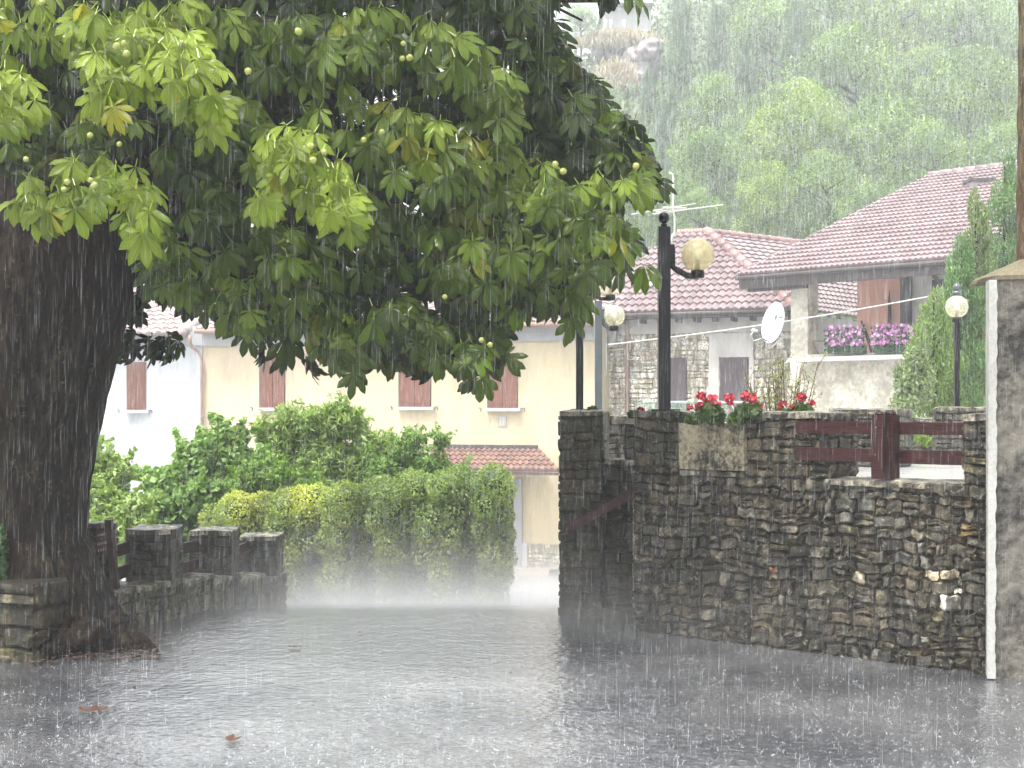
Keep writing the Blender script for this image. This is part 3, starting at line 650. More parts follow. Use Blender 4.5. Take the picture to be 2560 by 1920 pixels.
for i in range(nseg): a = i * 3; fs += [(a, a + 1, a + 4, a + 3), (a + 2, a, a + 3, a + 5)]
vs += [(x0 - 0.034, 8.69, zt), (x0 + 0.012, 8.684, zt), (x0 + 0.012, 8.86, zt), (x0, 8.86, zt)]; k = len(vs); fs.append((k - 4, k - 3, k - 2, k - 1))
m.add(vs, fs); m.build('white_edge', M['whitepaint'], gp)
m = MB(); cx = x0 + 0.31; cy = 8.92; zc = zt + 0.003; hw = 0.318; hd = 0.235
cx += .01; lv = [(hw, hd, zc), (hw, hd, zc + 0.025), (0.10, 0.08, zc + 0.135), (0.08, 0.06, zc + 0.14)]; vs = []; fs = []
for (a, b, z) in lv: 
    for i in range(8):
        for (sx, sy, tx, ty) in ([(-1, -1, 1, -1), (1, -1, 1, 1), (1, 1, -1, 1), (-1, 1, -1, -1)][i // 2],):
            t = 0.5 * (i % 2); X_ = a * (sx + (tx - sx) * t); Y_ = b * (sy + (ty - sy) * t); vs.append((cx + X_ + r_.uniform(-.006, .006), cy + Y_ + r_.uniform(-.006, .006), z + r_.uniform(-.008, .008)))
for l in range(3):
    for i in range(8): a = l * 8 + i; b = l * 8 + (i + 1) % 8; fs.append((a, b, b + 8, a + 8))
fs.append(tuple(range(24, 32))); fs.append(tuple(range(7, -1, -1))); m.add(vs, fs); m.build('sloping_cap', M['capstone'], gp)

# ================================================================ TRUNKS
def trunk_mesh(name, path, mat, parent, seg=64, furrow=0.03, rootf=None, dz=0.04, seed=0):
    """path: list of (x,y,z,r)"""
    zs = []; 
    P_ = [Vector(p[:3]) for p in path]; Rr = [p[3] for p in path]; L_ = [0]
    for i in range(1, len(P_)): L_.append(L_[-1] + (P_[i] - P_[i - 1]).length)
    nl = int(L_[-1] / dz); vs = []; fs = []
    for j in range(nl + 1):
        s = L_[-1] * j / nl; i = 0
        while i < len(L_) - 2 and s > L_[i + 1]: i += 1
        t = (s - L_[i]) / (L_[i + 1] - L_[i]); t2 = t
        c = P_[i].lerp(P_[i + 1], t2); r = Rr[i] * (1 - t2) + Rr[i + 1] * t2
        for k in range(seg):
            a = 2 * math.pi * k / seg; ca, sa = math.cos(a), math.sin(a)
            f = nz(ca * 3.2, sa * 3.2, c.z * 1.1 + seed, 1.0) * 2.2 + nz(ca * 8, sa * 8, c.z * 2.5 + seed, 1.0) * 0.9 + nz(ca * 18, sa * 18, c.z * 7 + seed, 1.0) * 0.45
            rr = r + furrow * f * 0.8
            if rootf: rr += rootf(a, c.z)
            vs.append((c.x + rr * ca, c.y + rr * sa, c.z))
    for j in range(nl):
        for k in range(seg): a = j * seg + k; b = j * seg + (k + 1) % seg; fs.append((a, b, b + seg, a + seg))
    m = MB(); m.add(vs, fs, (1, 1, 1), None, True); return m.build(name, mat, parent)
TD = 10.05
tree = thing('horse_chestnut_tree', 'big spreading horse chestnut tree with thick dark trunk on the left of the plaza', 'tree', (GX(110, TD), TD, 0))
def tp(pyy, cx, rx, d=TD): return (GX(cx, d), d + 0.0, ZZ(pyy, d), rx / F * d)
path = [tp(1660, 130, 215), tp(1600, 120, 200), tp(1540, 110, 178), tp(1470, 95, 170), tp(1400, 80, 158), tp(1340, 60, 152), tp(1200, 45, 168), tp(1100, 35, 195), tp(1000, 30, 225), tp(880, 30, 258), tp(760, 45, 268), tp(640, 60, 262), tp(500, 60, 250), tp(350, 70, 200)]
def rootf(a, z):
    if z > 0.75: return 0
    k = (0.75 - z) / 0.75; v = 0
    for (aa, w, am) in ((-0.5, 0.35, 0.10), (-1.5, 0.5, 0.12), (-2.4, 0.4, 0.14), (0.3, 0.4, 0.07), (1.6, .5, .15)):
        d = (a - aa + math.pi) % (2 * math.pi) - math.pi; v += am * math.exp(-(d / w) ** 2)
    return v * k ** 1.7
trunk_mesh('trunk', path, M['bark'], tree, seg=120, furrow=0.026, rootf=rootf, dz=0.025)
# root burls at the base
m = MB(); r_ = random.Random(9)
for (px, py, d, rx, rz) in ((292, 1565, 9.85, 45, 42), (322, 1600, 9.8, 30, 26), (268, 1605, 9.75, 34, 28), (228, 1590, 9.62, 44, 40), (350, 1618, 9.75, 22, 10), (170, 1600, 9.5, 40, 24), (120, 1618, 9.45, 30, 14)):
    c = P(px, py, d); n0 = len(m.v); m.sphere(c, 1, 22, 16, (1, 1, 1), None, (rx / F * d, rx / F * d, rz / F * d))
    for i in range(n0, len(m.v)):
        v = Vector(m.v[i]); dv = v - c; f = 1 + 0.5 * nz(v.x, v.y, v.z, 9) + 0.3 * nz(v.x, v.y, v.z, 25); m.v[i] = tuple(c + dv * f)
for (a, b) in (((300, 1570), (375, 1622)), ((280, 1590), (340, 1635)), ((240, 1600), (300, 1640)), ((330, 1590), (395, 1618))):
    p_ = P(*a, 9.8); q_ = P(*b, 9.7); q_.z = 0.0; m.tube([p_, p_.lerp(q_, 0.5) + Vector((0, 0, 0.02)), q_], [0.05, 0.035, 0.012], 8)
m.build('roots', M['bark'], tree)
# limbs
m = MB(); limbs = [((0.2, 0, 2.6), (1.8, 0.3, 3.6), (3.6, 0.4, 3.4), .16), ((0.1, 0, 2.9), (1.6, 0.6, 4.6), (4.0, 0.6, 4.6), .17), ((0, 0, 3.0), (0.5, 0.8, 4.4), (1.8, 1.3, 5.2), .15), ((-.1, 0, 3), (-1, .2, 4.6), (-2.6, .4, 5.4), .15), ((0, 0, 3.0), (.1, .6, 5), (.6, 1.2, 7), .2), ((.2, .3, 2.9), (1.5, 1.5, 4.2), (3.2, 2.4, 5.2), .14), ((.25, 0, 2.45), (.9, -.2, 2.75), (1.7, .1, 2.9), .06), ((.2, .2, 3.0), (1.1, .6, 4.0), (2.6, .8, 4.2), .1)]
tx, ty = GX(60, TD), TD
for a, b, c, r0 in limbs:
    A, B, C_ = [Vector((tx + q[0], ty + q[1], q[2])) for q in (a, b, c)]; pts = []; rs = []
    for i in range(11): t = i / 10; pts.append(A * (1 - t) ** 2 + B * 2 * t * (1 - t) + C_ * t * t + Vector((nz(t * 3, r0 * 9, 0) * .12, 0, nz(0, t * 3, r0 * 9) * .12))); rs.append(r0 * (1 - 0.8 * t))
    m.tube(pts, rs, 9)
    for k in range(5):
        i = 4 + k; d = Vector((random.uniform(-.2, 1), random.uniform(-.1, .8), random.uniform(-.5, .4))); m.tube([pts[i], pts[i] + d * .5 + Vector((0, 0, .05)), pts[i] + d * 1.0 + Vector((0, 0, -.15))], [rs[i] * .4, rs[i] * .25, .008], 6)
m.build('limbs', M['bark'], tree)

# ---- chestnut leaves
def leaflet(Ln, W, nrow=8, seed=0):
    r = np.random.default_rng(seed); V = []; uvs = []; Fq = []
    for i in range(nrow + 1):
        t = i / nrow; w = W * (math.sin(math.pi * min(1, t ** 1.25)) ** 0.8) * (0.55 + 0.75 * t) if 0 < t < 1 else 0.002
        if t >= 1: w = 0.001
        y = Ln * t; z = -0.10 * Ln * t * t * 2.2
        fold = 0.30 * w
        for sgn in (-1, -0.5, 0, 0.5, 1):
            jag = 1 + (0.05 * (-1) ** i if abs(sgn) == 1 else 0)
            wz_ = (0.12 * w * math.sin(i * 2.1 + sgn) if abs(sgn) == 1 else 0)
            V.append((sgn * w * jag, y - abs(sgn) * w * 0.12, z + fold * abs(sgn) ** 1.3 * 0.9 - 0.0 + wz_)); uvs.append((sgn, t, 0))
    for i in range(nrow):
        for k in range(4): a = i * 5 + k; Fq.append((a, a + 1, a + 6, a + 5))
    return np.array(V), np.array(uvs), np.array(Fq)
def palmate(seed, drp=0.5):
    r = np.random.default_rng(seed); VV = []; UU = []; FF = []; o = 0; nl = 7 if seed % 3 else 5
    angs = {7: [0, 33, -33, 70, -70, 112, -112], 5: [0, 42, -42, 88, -88]}[nl]; lens = {7: [1, .95, .95, .8, .8, .5, .5], 5: [1, .9, .9, .62, .62]}[nl]
    for a, l in zip(angs, lens):
        V, U_, Fq = leaflet(l * (0.9 + 0.2 * r.random()), 0.16 * l * (0.9 + .2 * r.random()))
        V = V.copy(); V[:, 1] += 0.03
        # droop each leaflet about its own x axis
        dr = drp * (0.6 + 0.8 * r.random()); y, z = V[:, 1].copy(), V[:, 2].copy(); V[:, 1] = y * math.cos(dr) + z * math.sin(dr); V[:, 2] = -y * math.sin(dr) + z * math.cos(dr)
        tw = (r.random() - .5) * 0.5; x, z = V[:, 0].copy(), V[:, 2].copy(); 
        aa = math.radians(a + r.normal() * 6); x, y = V[:, 0].copy(), V[:, 1].copy(); V[:, 0] = x * math.cos(aa) + y * math.sin(aa); V[:, 1] = -x * math.sin(aa) + y * math.cos(aa)
        VV.append(V); UU.append(U_); FF.append(Fq + o); o += len(V)
    # petiole
    pv_ = np.array([(-.012, 0, 0), (.012, 0, 0), (.008, -.40, .05), (-.008, -.40, .05)]); VV.append(pv_); UU.append(np.array([(0.0, 0, 0)] * 4)); FF.append(np.array([(o, o + 1, o + 2, o + 3)]))
    return np.concatenate(VV), np.concatenate(UU), np.concatenate(FF)
TEMPL = [palmate(i, 0.2 + 0.15 * (i % 7)) for i in range(16)]
def place_leaves(pos, ax, nr, size, cols):
    n = len(pos); a = norm(ax); nn = norm(nr - a * (nr * a).sum(1, keepdims=True)); b = np.cross(a, nn); which = rng.integers(0, len(TEMPL), n)
    VV = []; CC = []; UU = []; FF = []; o = 0
    for w in range(len(TEMPL)):
        ii = np.where(which == w)[0]
        if len(ii) == 0: continue
        V, U_, Fq = TEMPL[w]; X = V[None, :, 0:1] * b[ii][:, None, :] + V[None, :, 1:2] * a[ii][:, None, :] + V[None, :, 2:3] * nn[ii][:, None, :]
        X = X * size[ii][:, None, None] + pos[ii][:, None, :]; k = len(V)
        VV.append(X.reshape(-1, 3)); CC.append(np.repeat(cols[ii], k, 0)); UU.append(np.tile(U_, (len(ii), 1)))
        FF.append((Fq[None] + (np.arange(len(ii)) * k)[:, None, None]).reshape(-1, 4) + o); o += k * len(ii)
    return np.concatenate(VV), np.concatenate(FF), np.concatenate(CC), np.concatenate(UU)
SIL = [(-200, -100), (-200, 560), (60, 560), (100, 590), (240, 580), (300, 560), (340, 600), (360, 680), (400, 740), (470, 800), (560, 830), (640, 850), (760, 900), (830, 880), (840, 930), (960, 960), (1080, 950), (1190, 970), (1285, 930), (1270, 830), (1330, 800), (1400, 780), (1465, 850), (1480, 740), (1560, 700), (1650, 675), (1630, 620), (1580, 550), (1500, 480), (1590, 500), (1670, 500), (1655, 400), (1640, 330), (1560, 250), (1470, 160), (1415, 70), (1400, -100)]
def inpoly(px, py, poly):
    ins = np.zeros(len(px), bool); j = len(poly) - 1
    for i in range(len(poly)):
        xi, yi = poly[i]; xj, yj = poly[j]; c = ((yi > py) != (yj > py)) & (px < (xj - xi) * (py - yi) / (yj - yi + 1e-9) + xi); ins ^= c; j = i
    return ins
RIDGES = [  # polyline (px,py), hang px, depth, painted lit/shaded leaf brightness, density
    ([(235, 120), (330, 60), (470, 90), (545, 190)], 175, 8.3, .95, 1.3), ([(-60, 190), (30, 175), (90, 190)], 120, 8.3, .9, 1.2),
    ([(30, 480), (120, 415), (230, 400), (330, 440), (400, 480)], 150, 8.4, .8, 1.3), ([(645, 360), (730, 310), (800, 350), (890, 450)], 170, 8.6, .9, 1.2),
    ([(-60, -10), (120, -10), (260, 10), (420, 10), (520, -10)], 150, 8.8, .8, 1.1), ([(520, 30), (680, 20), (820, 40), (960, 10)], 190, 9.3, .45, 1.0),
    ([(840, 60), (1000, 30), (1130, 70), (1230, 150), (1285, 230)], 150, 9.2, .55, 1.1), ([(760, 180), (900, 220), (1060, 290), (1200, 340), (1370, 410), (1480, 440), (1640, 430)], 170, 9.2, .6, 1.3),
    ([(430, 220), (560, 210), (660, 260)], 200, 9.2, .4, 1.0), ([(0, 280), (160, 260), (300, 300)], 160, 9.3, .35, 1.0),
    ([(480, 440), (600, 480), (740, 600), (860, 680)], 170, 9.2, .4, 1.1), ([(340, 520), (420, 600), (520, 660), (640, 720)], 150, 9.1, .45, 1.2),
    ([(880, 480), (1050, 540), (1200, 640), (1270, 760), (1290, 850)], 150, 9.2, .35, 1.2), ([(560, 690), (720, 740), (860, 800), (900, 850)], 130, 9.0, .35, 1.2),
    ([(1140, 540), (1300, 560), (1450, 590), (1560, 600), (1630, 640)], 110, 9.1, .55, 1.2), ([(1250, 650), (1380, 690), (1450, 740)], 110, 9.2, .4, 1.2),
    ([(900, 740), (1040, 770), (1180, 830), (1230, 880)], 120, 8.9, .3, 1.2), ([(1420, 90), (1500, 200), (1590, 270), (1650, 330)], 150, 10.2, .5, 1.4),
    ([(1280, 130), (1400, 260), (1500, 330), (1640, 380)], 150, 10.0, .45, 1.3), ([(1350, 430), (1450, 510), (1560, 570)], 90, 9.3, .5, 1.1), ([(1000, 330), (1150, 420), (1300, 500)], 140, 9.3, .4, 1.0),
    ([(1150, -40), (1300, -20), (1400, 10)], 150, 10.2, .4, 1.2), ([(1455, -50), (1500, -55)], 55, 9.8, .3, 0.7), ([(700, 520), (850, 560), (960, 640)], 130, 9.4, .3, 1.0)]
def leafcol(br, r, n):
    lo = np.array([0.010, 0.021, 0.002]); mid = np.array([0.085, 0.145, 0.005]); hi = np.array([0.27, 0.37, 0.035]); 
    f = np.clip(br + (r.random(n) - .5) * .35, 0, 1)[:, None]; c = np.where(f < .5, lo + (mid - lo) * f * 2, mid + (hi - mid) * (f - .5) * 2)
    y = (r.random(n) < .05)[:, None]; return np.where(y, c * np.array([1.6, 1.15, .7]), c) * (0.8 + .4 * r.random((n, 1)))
pos = []; axs = []; nrs = []; szs = []; cls = []
r = np.random.default_rng(21)
for (pl, hang, dep, br, den) in RIDGES:
    pl = np.array(pl, float); seg = np.linalg.norm(np.diff(pl, axis=0), axis=1); tot = seg.sum(); nL = int((tot + 60) * hang / (60 * 60) * 2.7 * den) + 4
    s = r.random(nL) * tot; cum = np.concatenate([[0], np.cumsum(seg)]); ii = np.clip(np.searchsorted(cum, s) - 1, 0, len(seg) - 1); fr = ((s - cum[ii]) / seg[ii])[:, None]
    pt = pl[ii] * (1 - fr) + pl[ii + 1] * fr; hv = r.random(nL) ** 1.2; py_ = pt[:, 1] + hv * hang * (0.8 + .4 * r.random(nL)) - 15; px_ = pt[:, 0] + r.normal(size=nL) * 18
    d = dep + 0.28 - 0.55 * np.sqrt(hv) + r.normal(size=nL) * 0.10 + (0.15 * np.sin(s / 70))
    ok = (inpoly(px_, py_ + np.where(py_ > 650, 5, 30), SIL) & inpoly(px_ + np.where(py_ < 420, 45, 15), py_ + 10, SIL)) | (py_ < 40) & (px_ > 1440); px_, py_, d, hv = px_[ok], py_[ok], d[ok], hv[ok]; nL = len(px_)
    X = np.stack([(px_ - 1280) / F * d, d, EYE + (HOR - py_) / F * d], 1); pos.append(X)
    side = r.normal(size=nL) * 0.45; down = -(0.55 + 0.9 * hv); fwd = -(0.75 - 0.5 * hv) + r.normal(size=nL) * .2
    axs.append(np.stack([side + .15, fwd, down], 1)); nrs.append(np.stack([r.normal(size=nL) * .3 - .05, -0.7 - .5 * hv + r.normal(size=nL) * .2, 0.9 - .5 * hv + r.normal(size=nL) * .2], 1))
    szs.append(0.115 + 0.075 * r.random(nL)); cls.append(leafcol(np.full(nL, br + .16) - .36 * hv, r, nL))  # leaves darken down the hang: shade under each spray painted in
# deep fill inside the silhouette, up over the frame and back
def fill(n, dlo, dhi, polyy, br, ylo=-700, yhi=950, xlo=-500, xhi=1680, sz=0.19, shrink=45):
    px_ = r.uniform(xlo, xhi, n); py_ = r.uniform(ylo, yhi, n); ok = (inpoly(px_, py_ + shrink, polyy) & inpoly(px_ + 25, py_, polyy)) | ((py_ < -20) & (px_ < 1380)); px_, py_ = px_[ok], py_[ok]; k = len(px_); d = r.uniform(dlo, dhi, k)
    keep = ~((px_ < 330) & (py_ > 470) & (d > 9.4)); px_, py_, d = px_[keep], py_[keep], d[keep]; k = len(px_)
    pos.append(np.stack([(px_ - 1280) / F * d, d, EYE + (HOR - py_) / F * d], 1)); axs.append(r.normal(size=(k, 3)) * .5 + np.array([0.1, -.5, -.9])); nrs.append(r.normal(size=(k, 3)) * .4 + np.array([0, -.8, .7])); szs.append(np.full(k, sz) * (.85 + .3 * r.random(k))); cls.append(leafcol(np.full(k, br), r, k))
fill(2100, 9.5, 10.4, SIL, .12, ylo=-60, sz=.18); fill(2600, 10.4, 12.2, SIL, .0, ylo=-200, sz=.20)  # low brightness: inner crown shade painted into the leaf colour
# crown above the frame (out of view, but it shades the trunk and darkens the ground reflection)
k = 1500; th = r.random(k) * 2 * np.pi; rad = np.sqrt(r.random(k)) * 4.4; zz = r.uniform(4.9, 9.0, k); rad *= np.clip(1.15 - (zz - 4.9) / 6, .3, 1)
X = np.stack([GX(250, 10.4) + rad * np.cos(th), 10.9 + rad * np.sin(th) * .62, zz], 1); pos.append(X); axs.append(r.normal(size=(k, 3)) * .5 + np.array([0, 0, -.8])); nrs.append(r.normal(size=(k, 3)) * .4 + np.array([0, 0, 1.])); szs.append(np.full(k, .30)); cls.append(leafcol(np.full(k, .3), r, k))
# small spray hanging beside the trunk, leaf colour darkened as if backlit
for (cx, cy, rx, ry, kk) in ((330, 790, 35, 50, 12), (345, 735, 45, 22, 7), (420, 745, 40, 18, 6), (320, 870, 30, 35, 9), (380, 865, 50, 28, 12), (430, 890, 28, 18, 4), (690, 890, 30, 25, 5), (770, 925, 25, 22, 4), (575, 0, 1, 1, 0)):
    if kk == 0: continue
    px_ = cx + r.normal(size=kk) * rx * .6; py_ = cy + r.normal(size=kk) * ry * .6 - 25; d = 10.5 + r.random(kk) * .3
    pos.append(np.stack([(px_ - 1280) / F * d, d, EYE + (HOR - py_) / F * d], 1)); axs.append(r.normal(size=(kk, 3)) * .4 + np.array([0.1, -.3, -1])); nrs.append(r.normal(size=(kk, 3)) * .4 + np.array([0, .5, .8])); szs.append(np.full(kk, .15)); cls.append(leafcol(np.full(kk, .12), r, kk))
V, Fq, C, Uv = place_leaves(np.concatenate(pos), np.concatenate(axs), np.concatenate(nrs), np.concatenate(szs), np.concatenate(cls))
npmesh('crown', V, Fq, C, M['leaf'], tree, Uv, True)
# twigs of the small spray
m = MB(); m.tube([P(310, 690, 10.3), P(350, 715, 10.45), P(352, 745, 10.6), P(330, 800, 10.6), P(330, 850, 10.6)], [.02, .014, .01, .008, .004], 6); m.tube([P(352, 740, 10.6), P(390, 748, 10.6), P(440, 750, 10.6)], [.009, .007, .003], 6); m.tube([P(330, 830, 10.6), P(370, 850, 10.6), P(420, 880, 10.6)], [.008, .006, .003], 6)
m.tube([P(300, 700, 10.2), P(350, 680, 10.2), P(400, 640, 10.1), P(470, 600, 10.0)], [.05, .045, .035, .02], 8); m.build('hanging_twig', M['bark'], tree)
# spiny green husks
hb = MB(); hb.sphere((0, 0, 0), 0.021, 14, 10); rh = random.Random(4)
for i in range(len(hb.v)):
    v = Vector(hb.v[i]); hb.v[i] = tuple(v * (1 + rh.uniform(-.06, .12)))
for k in range(60):
    d = Vector((rh.gauss(0, 1), rh.gauss(0, 1), rh.gauss(0, 1))).normalized(); p = d * .020; u_ = d.orthogonal().normalized() * .0025; w_ = d.cross(u_).normalized() * .0025; hb.add([p + u_, p - u_ * .5 + w_, p - u_ * .5 - w_, d * .0275], [(0, 1, 3), (1, 2, 3), (2, 0, 3)])
h0 = None
for (px, py) in ((292, 115), (310, 108), (316, 134), (455, 108), (105, 5), (168, 455), (160, 473), (226, 450), (236, 463), (225, 338), (65, 398), (776, 365), (810, 380), (783, 400), (746, 78), (1008, 108), (1006, 146), (1024, 144), (1388, 410), (1408, 428), (909, 350), (955, 330), (620, 178), (1112, 742), (1204, 850), (1225, 862), (298, 360), (1590, 415)):
    if h0 is None: o = h0 = hb.build('conker_husk', M['husk'], tree)
    else: o = h0.copy(); COLL.objects.link(o); o.parent = tree; o.matrix_parent_inverse = parent_inv(tree)
    d = 8.05 if px < 900 and py < 480 else 8.75
    o.location = P(px, py, d); s_ = rh.uniform(.62, .9); o.scale = (s_,) * 3; o.rotation_euler = (rh.random() * 6, rh.random() * 6, 0)

# ================================================================ LEFT PARAPET
lp = thing('roadside_parapet', 'low mossy stone parapet wall with upright pillars, descending beside the road on the left', 'parapet wall', (-2.6, 11.4, 0))
LPP = [(-2.90, 10.1), (-2.535, 11.35), (-2.31, 12.6), (-2.10, 13.75)]
def lpz(y): return gz(0, y) - 0.01
for i in range(3):
    a = Vector((*LPP[i], 0)); b = Vector((*LPP[i + 1], 0)); 
    for k in range(2):
        p = a.lerp(b, k / 2); q = a.lerp(b, (k + 1) / 2); z0 = lpz(q.y) - .12; zt = [0.31, 0.29, 0.26, 0.20, 0.13, 0.07][i * 2 + k]
        m = MB(); stone_block(m, (p.x, p.y), (q.x, q.y), 0.34, z0, zt, faces='flrt', seed=81 + i * 2 + k, cw=(0.04, 0.12), ch=(0.09, 0.20), prot=0.02, pal=[(0.34, 0.32, 0.2), (0.25, 0.23, 0.15), (0.42, 0.39, 0.28), (0.30, 0.32, 0.16)], topcol=(0.9, 0.9, 0.82), gap=.009); m.build('low_wall', M['stone_moss'], lp)
for (pl_, pr_, ptop, pbot, d, sd2, pal_) in ((196, 283, 1308, 1600, 10.6, 91, None), (313, 426, 1324, 1450, 11.15, 93, None), (472, 577, 1328, 1452, 12.35, 95, None), (594, 690, 1342, 1450, 13.45, 97, None)):
    m = MB(); w_ = GX(pr_, d) - GX(pl_, d)
    stone_block(m, (GX(pl_, d), d), (GX(pr_, d), d), 0.42 if sd2 > 91 else .12, lpz(d) - .1, ZZ(ptop, d), faces='flrt', seed=sd2, cw=(0.10, 0.22), ch=(0.06, 0.12), prot=0.01, gap=.006, pal=[(0.11, 0.10, 0.075), (0.09, 0.085, 0.065), (0.13, 0.12, 0.09)] if sd2 > 91 else [(0.16, .14, .09), (.2, .18, .12)], topcol=(1.3, 1.3, 1.2)); m.build('pillar', M['stone_moss'], lp)
# rails between the pillars
rails = thing('parapet_rails', 'dark red wooden rails slotted between the pillars of the left parapet', 'fence rails', (-2.6, 11.3, .4))
for (x0, x1, y0, y1, d0, d1, t) in ((276, 345, 1368, 1345, 10.8, 11.3, 30), (282, 350, 1424, 1398, 10.8, 11.3, 32), (442, 500, 1362, 1348, 11.6, 12.4, 28), (447, 500, 1410, 1395, 11.6, 12.4, 28), (585, 625, 1368, 1352, 12.8, 13.5, 24), (588, 625, 1412, 1396, 12.8, 13.5, 24)):
    m = MB(); a = P(x0, y0 + t, d0); b = P(x1, y1 + t, d1); m.box(a, b - a, (-.03, .03, 0), (0, 0, t / F * d0)); m.build('rail', M['wood'], rails)
lpst = thing('leaning_post', 'narrow dark wooden post leaning against the first parapet pillar', 'post', P(282, 1475, 10.5))
m = MB(); a = P(286, 1478, 10.5); b = P(268, 1300, 10.55); m.box(a - Vector((.022, 0, 0)), (.045, 0, 0), (0, .07, 0), b - a); m.build('post_shaft', M['wood_dark'], lpst)
# sign
sg = thing('pillar_sign', 'small brown sign with four faded lines of pale lettering on the pillar beside the trunk', 'sign', P(252, 1360, 10.56))
m = MB(); x0, x1 = GX(241, 10.56), GX(268, 10.56); m.box((x0, 10.56, ZZ(1382, 10.56)), (x1 - x0, 0, 0), (0, .02, 0), (0, 0, ZZ(1326, 10.56) - ZZ(1382, 10.56))); m.build('sign_board', M['sign'], sg)
def text(body, px, py, d, h, mat, parent, name='lettering', wide=None, rz=0):
    c = bpy.data.curves.new(name, 'FONT'); c.body = body; c.size = h; c.align_x = 'CENTER'; c.align_y = 'CENTER'; c.extrude = 0.001
    o = bpy.data.objects.new(name, c); COLL.objects.link(o); bpy.context.view_layer.update()
    me = bpy.data.meshes.new_from_object(o); COLL.objects.unlink(o); o2 = bpy.data.objects.new(name, me); COLL.objects.link(o2); me.materials.append(mat)
    q = P(px, py, d); o2.location = q; o2.rotation_euler = (R(90), 0, rz)
    if wide:
        w = max(v.co.x for v in me.vertices) - min(v.co.x for v in me.vertices); o2.scale = (wide / w, 1, 1)
    if parent: o2.parent = parent; o2.matrix_parent_inverse = parent_inv(parent)
    return o2
rs_ = random.Random(12)
for py, w, h_ in ((1336.5, .062, .020), (1347, .007, .020), (1358, .062, .024), (1374, .054, .026)):   # four worn, unreadable lines
    m = MB(); q = P(255, py, 10.556); x = q.x - w / 2
    while x < q.x + w / 2 - .002:
        ww = rs_.choice((.0025, .003, .005)); hh = h_ * rs_.uniform(.7, 1.0)
        if rs_.random() < .9: m.box((x, 10.5545, q.z - hh / 2 + (x - q.x) * .2), (ww, 0, 0), (0, .004, 0), (0, 0, hh))
        if rs_.random() < .5: m.box((x, 10.5540, q.z + rs_.uniform(-.4, .35) * hh + (x - q.x) * .2), (.006, 0, 0), (0, .003, 0), (0, 0, .003))
        x += rs_.uniform(.006, .010)
    m.build('lettering', M['lettering'], sg)
# near-left block wall and ivy
lw = thing('corner_wall', 'low wall end of large rough mossy stones in front of the trunk, far left', 'stone wall', (GX(20, 9.1), 9.3, 0))
m = MB(); stone_block(m, (GX(-120, 9.45), 9.45), (GX(84, 9.3), 9.3), 0.4, -.05, ZZ(1458, 9.3), faces='fr', seed=101, cw=(0.14, 0.3), ch=(0.10, 0.16), prot=0.03, gap=.012, pal=[(0.13, .12, .07), (.16, .13, .08), (.11, .10, .065)], accent=[(0.47, 0.47, (0.42, 0.38, 0.26), .03), (.33, .05, (.3, .25, .12), .03)]); m.build('wall_body', M['stone_moss'], lw)
def veg(name, label, cat, loc, lobes, n, size, aspect, pal, core=None, stems=None, group=None, part='leaves', shoots=0, slen=.3, **kw):
    o = thing(name, label, cat, loc, group)
    if shoots:
        rs = random.Random(kw.get('seed', 0)); extra = []
        for k in range(shoots):
            l = rs.choice(lobes); v = Vector((rs.gauss(0, .6), rs.gauss(0, .4), rs.uniform(.2, 1.2))).normalized(); p = Vector(l[:3]) + Vector((v.x * l[3][0], v.y * l[3][1], v.z * l[3][2])) * .8; ln = slen * rs.uniform(.4, 1.2)
            for j in range(5): q = p + v * ln * j / 4 + Vector((0, 0, -.12 * ln * (j / 4) ** 2)); rr_ = size * (1.0 - .12 * j); extra.append((q.x, q.y, q.z, (rr_, rr_, rr_)))
        ne = int(shoots * 5 * 9); V2, F2, C2 = lobed(extra, ne, size, aspect, pal[1:], inner=.6, cull=False, seed=kw.get('seed', 0) + 1, jit=.8)
    V, Fq, C = lobed(lobes, n, size, aspect, pal, **kw)
    if shoots: Fq = np.concatenate([Fq, F2 + len(V)]); V = np.concatenate([V, V2]); C = np.concatenate([C, C2])
    pass; 
    npmesh(part, V, Fq, C, M['foliage'], o)
    if core: m = MB(); core_mesh(m, lobes, core); m.build('inner_mass', M['foliage'], o)
    if stems: m = MB(); stems(m); m.build('stems', M['bark_thin'], o)
    return o
def G(px, py, d, rx, ry=None, rd=None):
    q = P(px, py, d); a = rx / F * d; return (q.x, q.y, q.z, (a, rd if rd else a, (ry if ry else rx) / F * d))
veg('ivy', 'dark green ivy growing on the left edge of the trunk', 'ivy', P(5, 1380, 9.55), [G(-12, 1370, 9.56, 32, 65, .08), G(-5, 1420, 9.56, 24, 40, .08)], 500, .05, .8, [(0.03, 0.07, 0.015), (.05, .13, .03)], seed=3)

# ================================================================ HEDGE AND BUSHES
HP = [(0.07, 0.13, 0.02), (0.11, 0.19, 0.03), (0.15, 0.25, 0.05)]
lob = []
for px in range(545, 1268, 32):
    t = (px - 545) / 735; top = 1262 - 92 * t ** .7; 
    if px > 1235: top += (px - 1235) * 1.3
    d = 17.1 + .3 * math.sin(px * .05); bot = 1535 - 10 * t; 
    for py in np.linspace(top + 34, bot - 40, 6): lob.append(G(px + random.uniform(-18, 18) * (1 if 570 < px < 1240 else .2) - (8 if px > 1240 and py > 1380 else 0) * (py - 1380) / 40 * .5, py + random.uniform(-12, 12), d + random.uniform(-.08, .08), random.uniform(36, 50), random.uniform(36, 50), .55))
V, Fq, C = lobed(lob, 110000, .038, .55, [(0.09, 0.14, 0.035), (0.19, 0.27, 0.06), (0.30, 0.40, 0.11)], inner=.05, shell=.12, seed=11, jit=.7, cull=False, patch=.35)
pxv = V[:, 0] / V[:, 1] * F + 1280; pyv = HOR - (V[:, 2] - EYE) / V[:, 1] * F
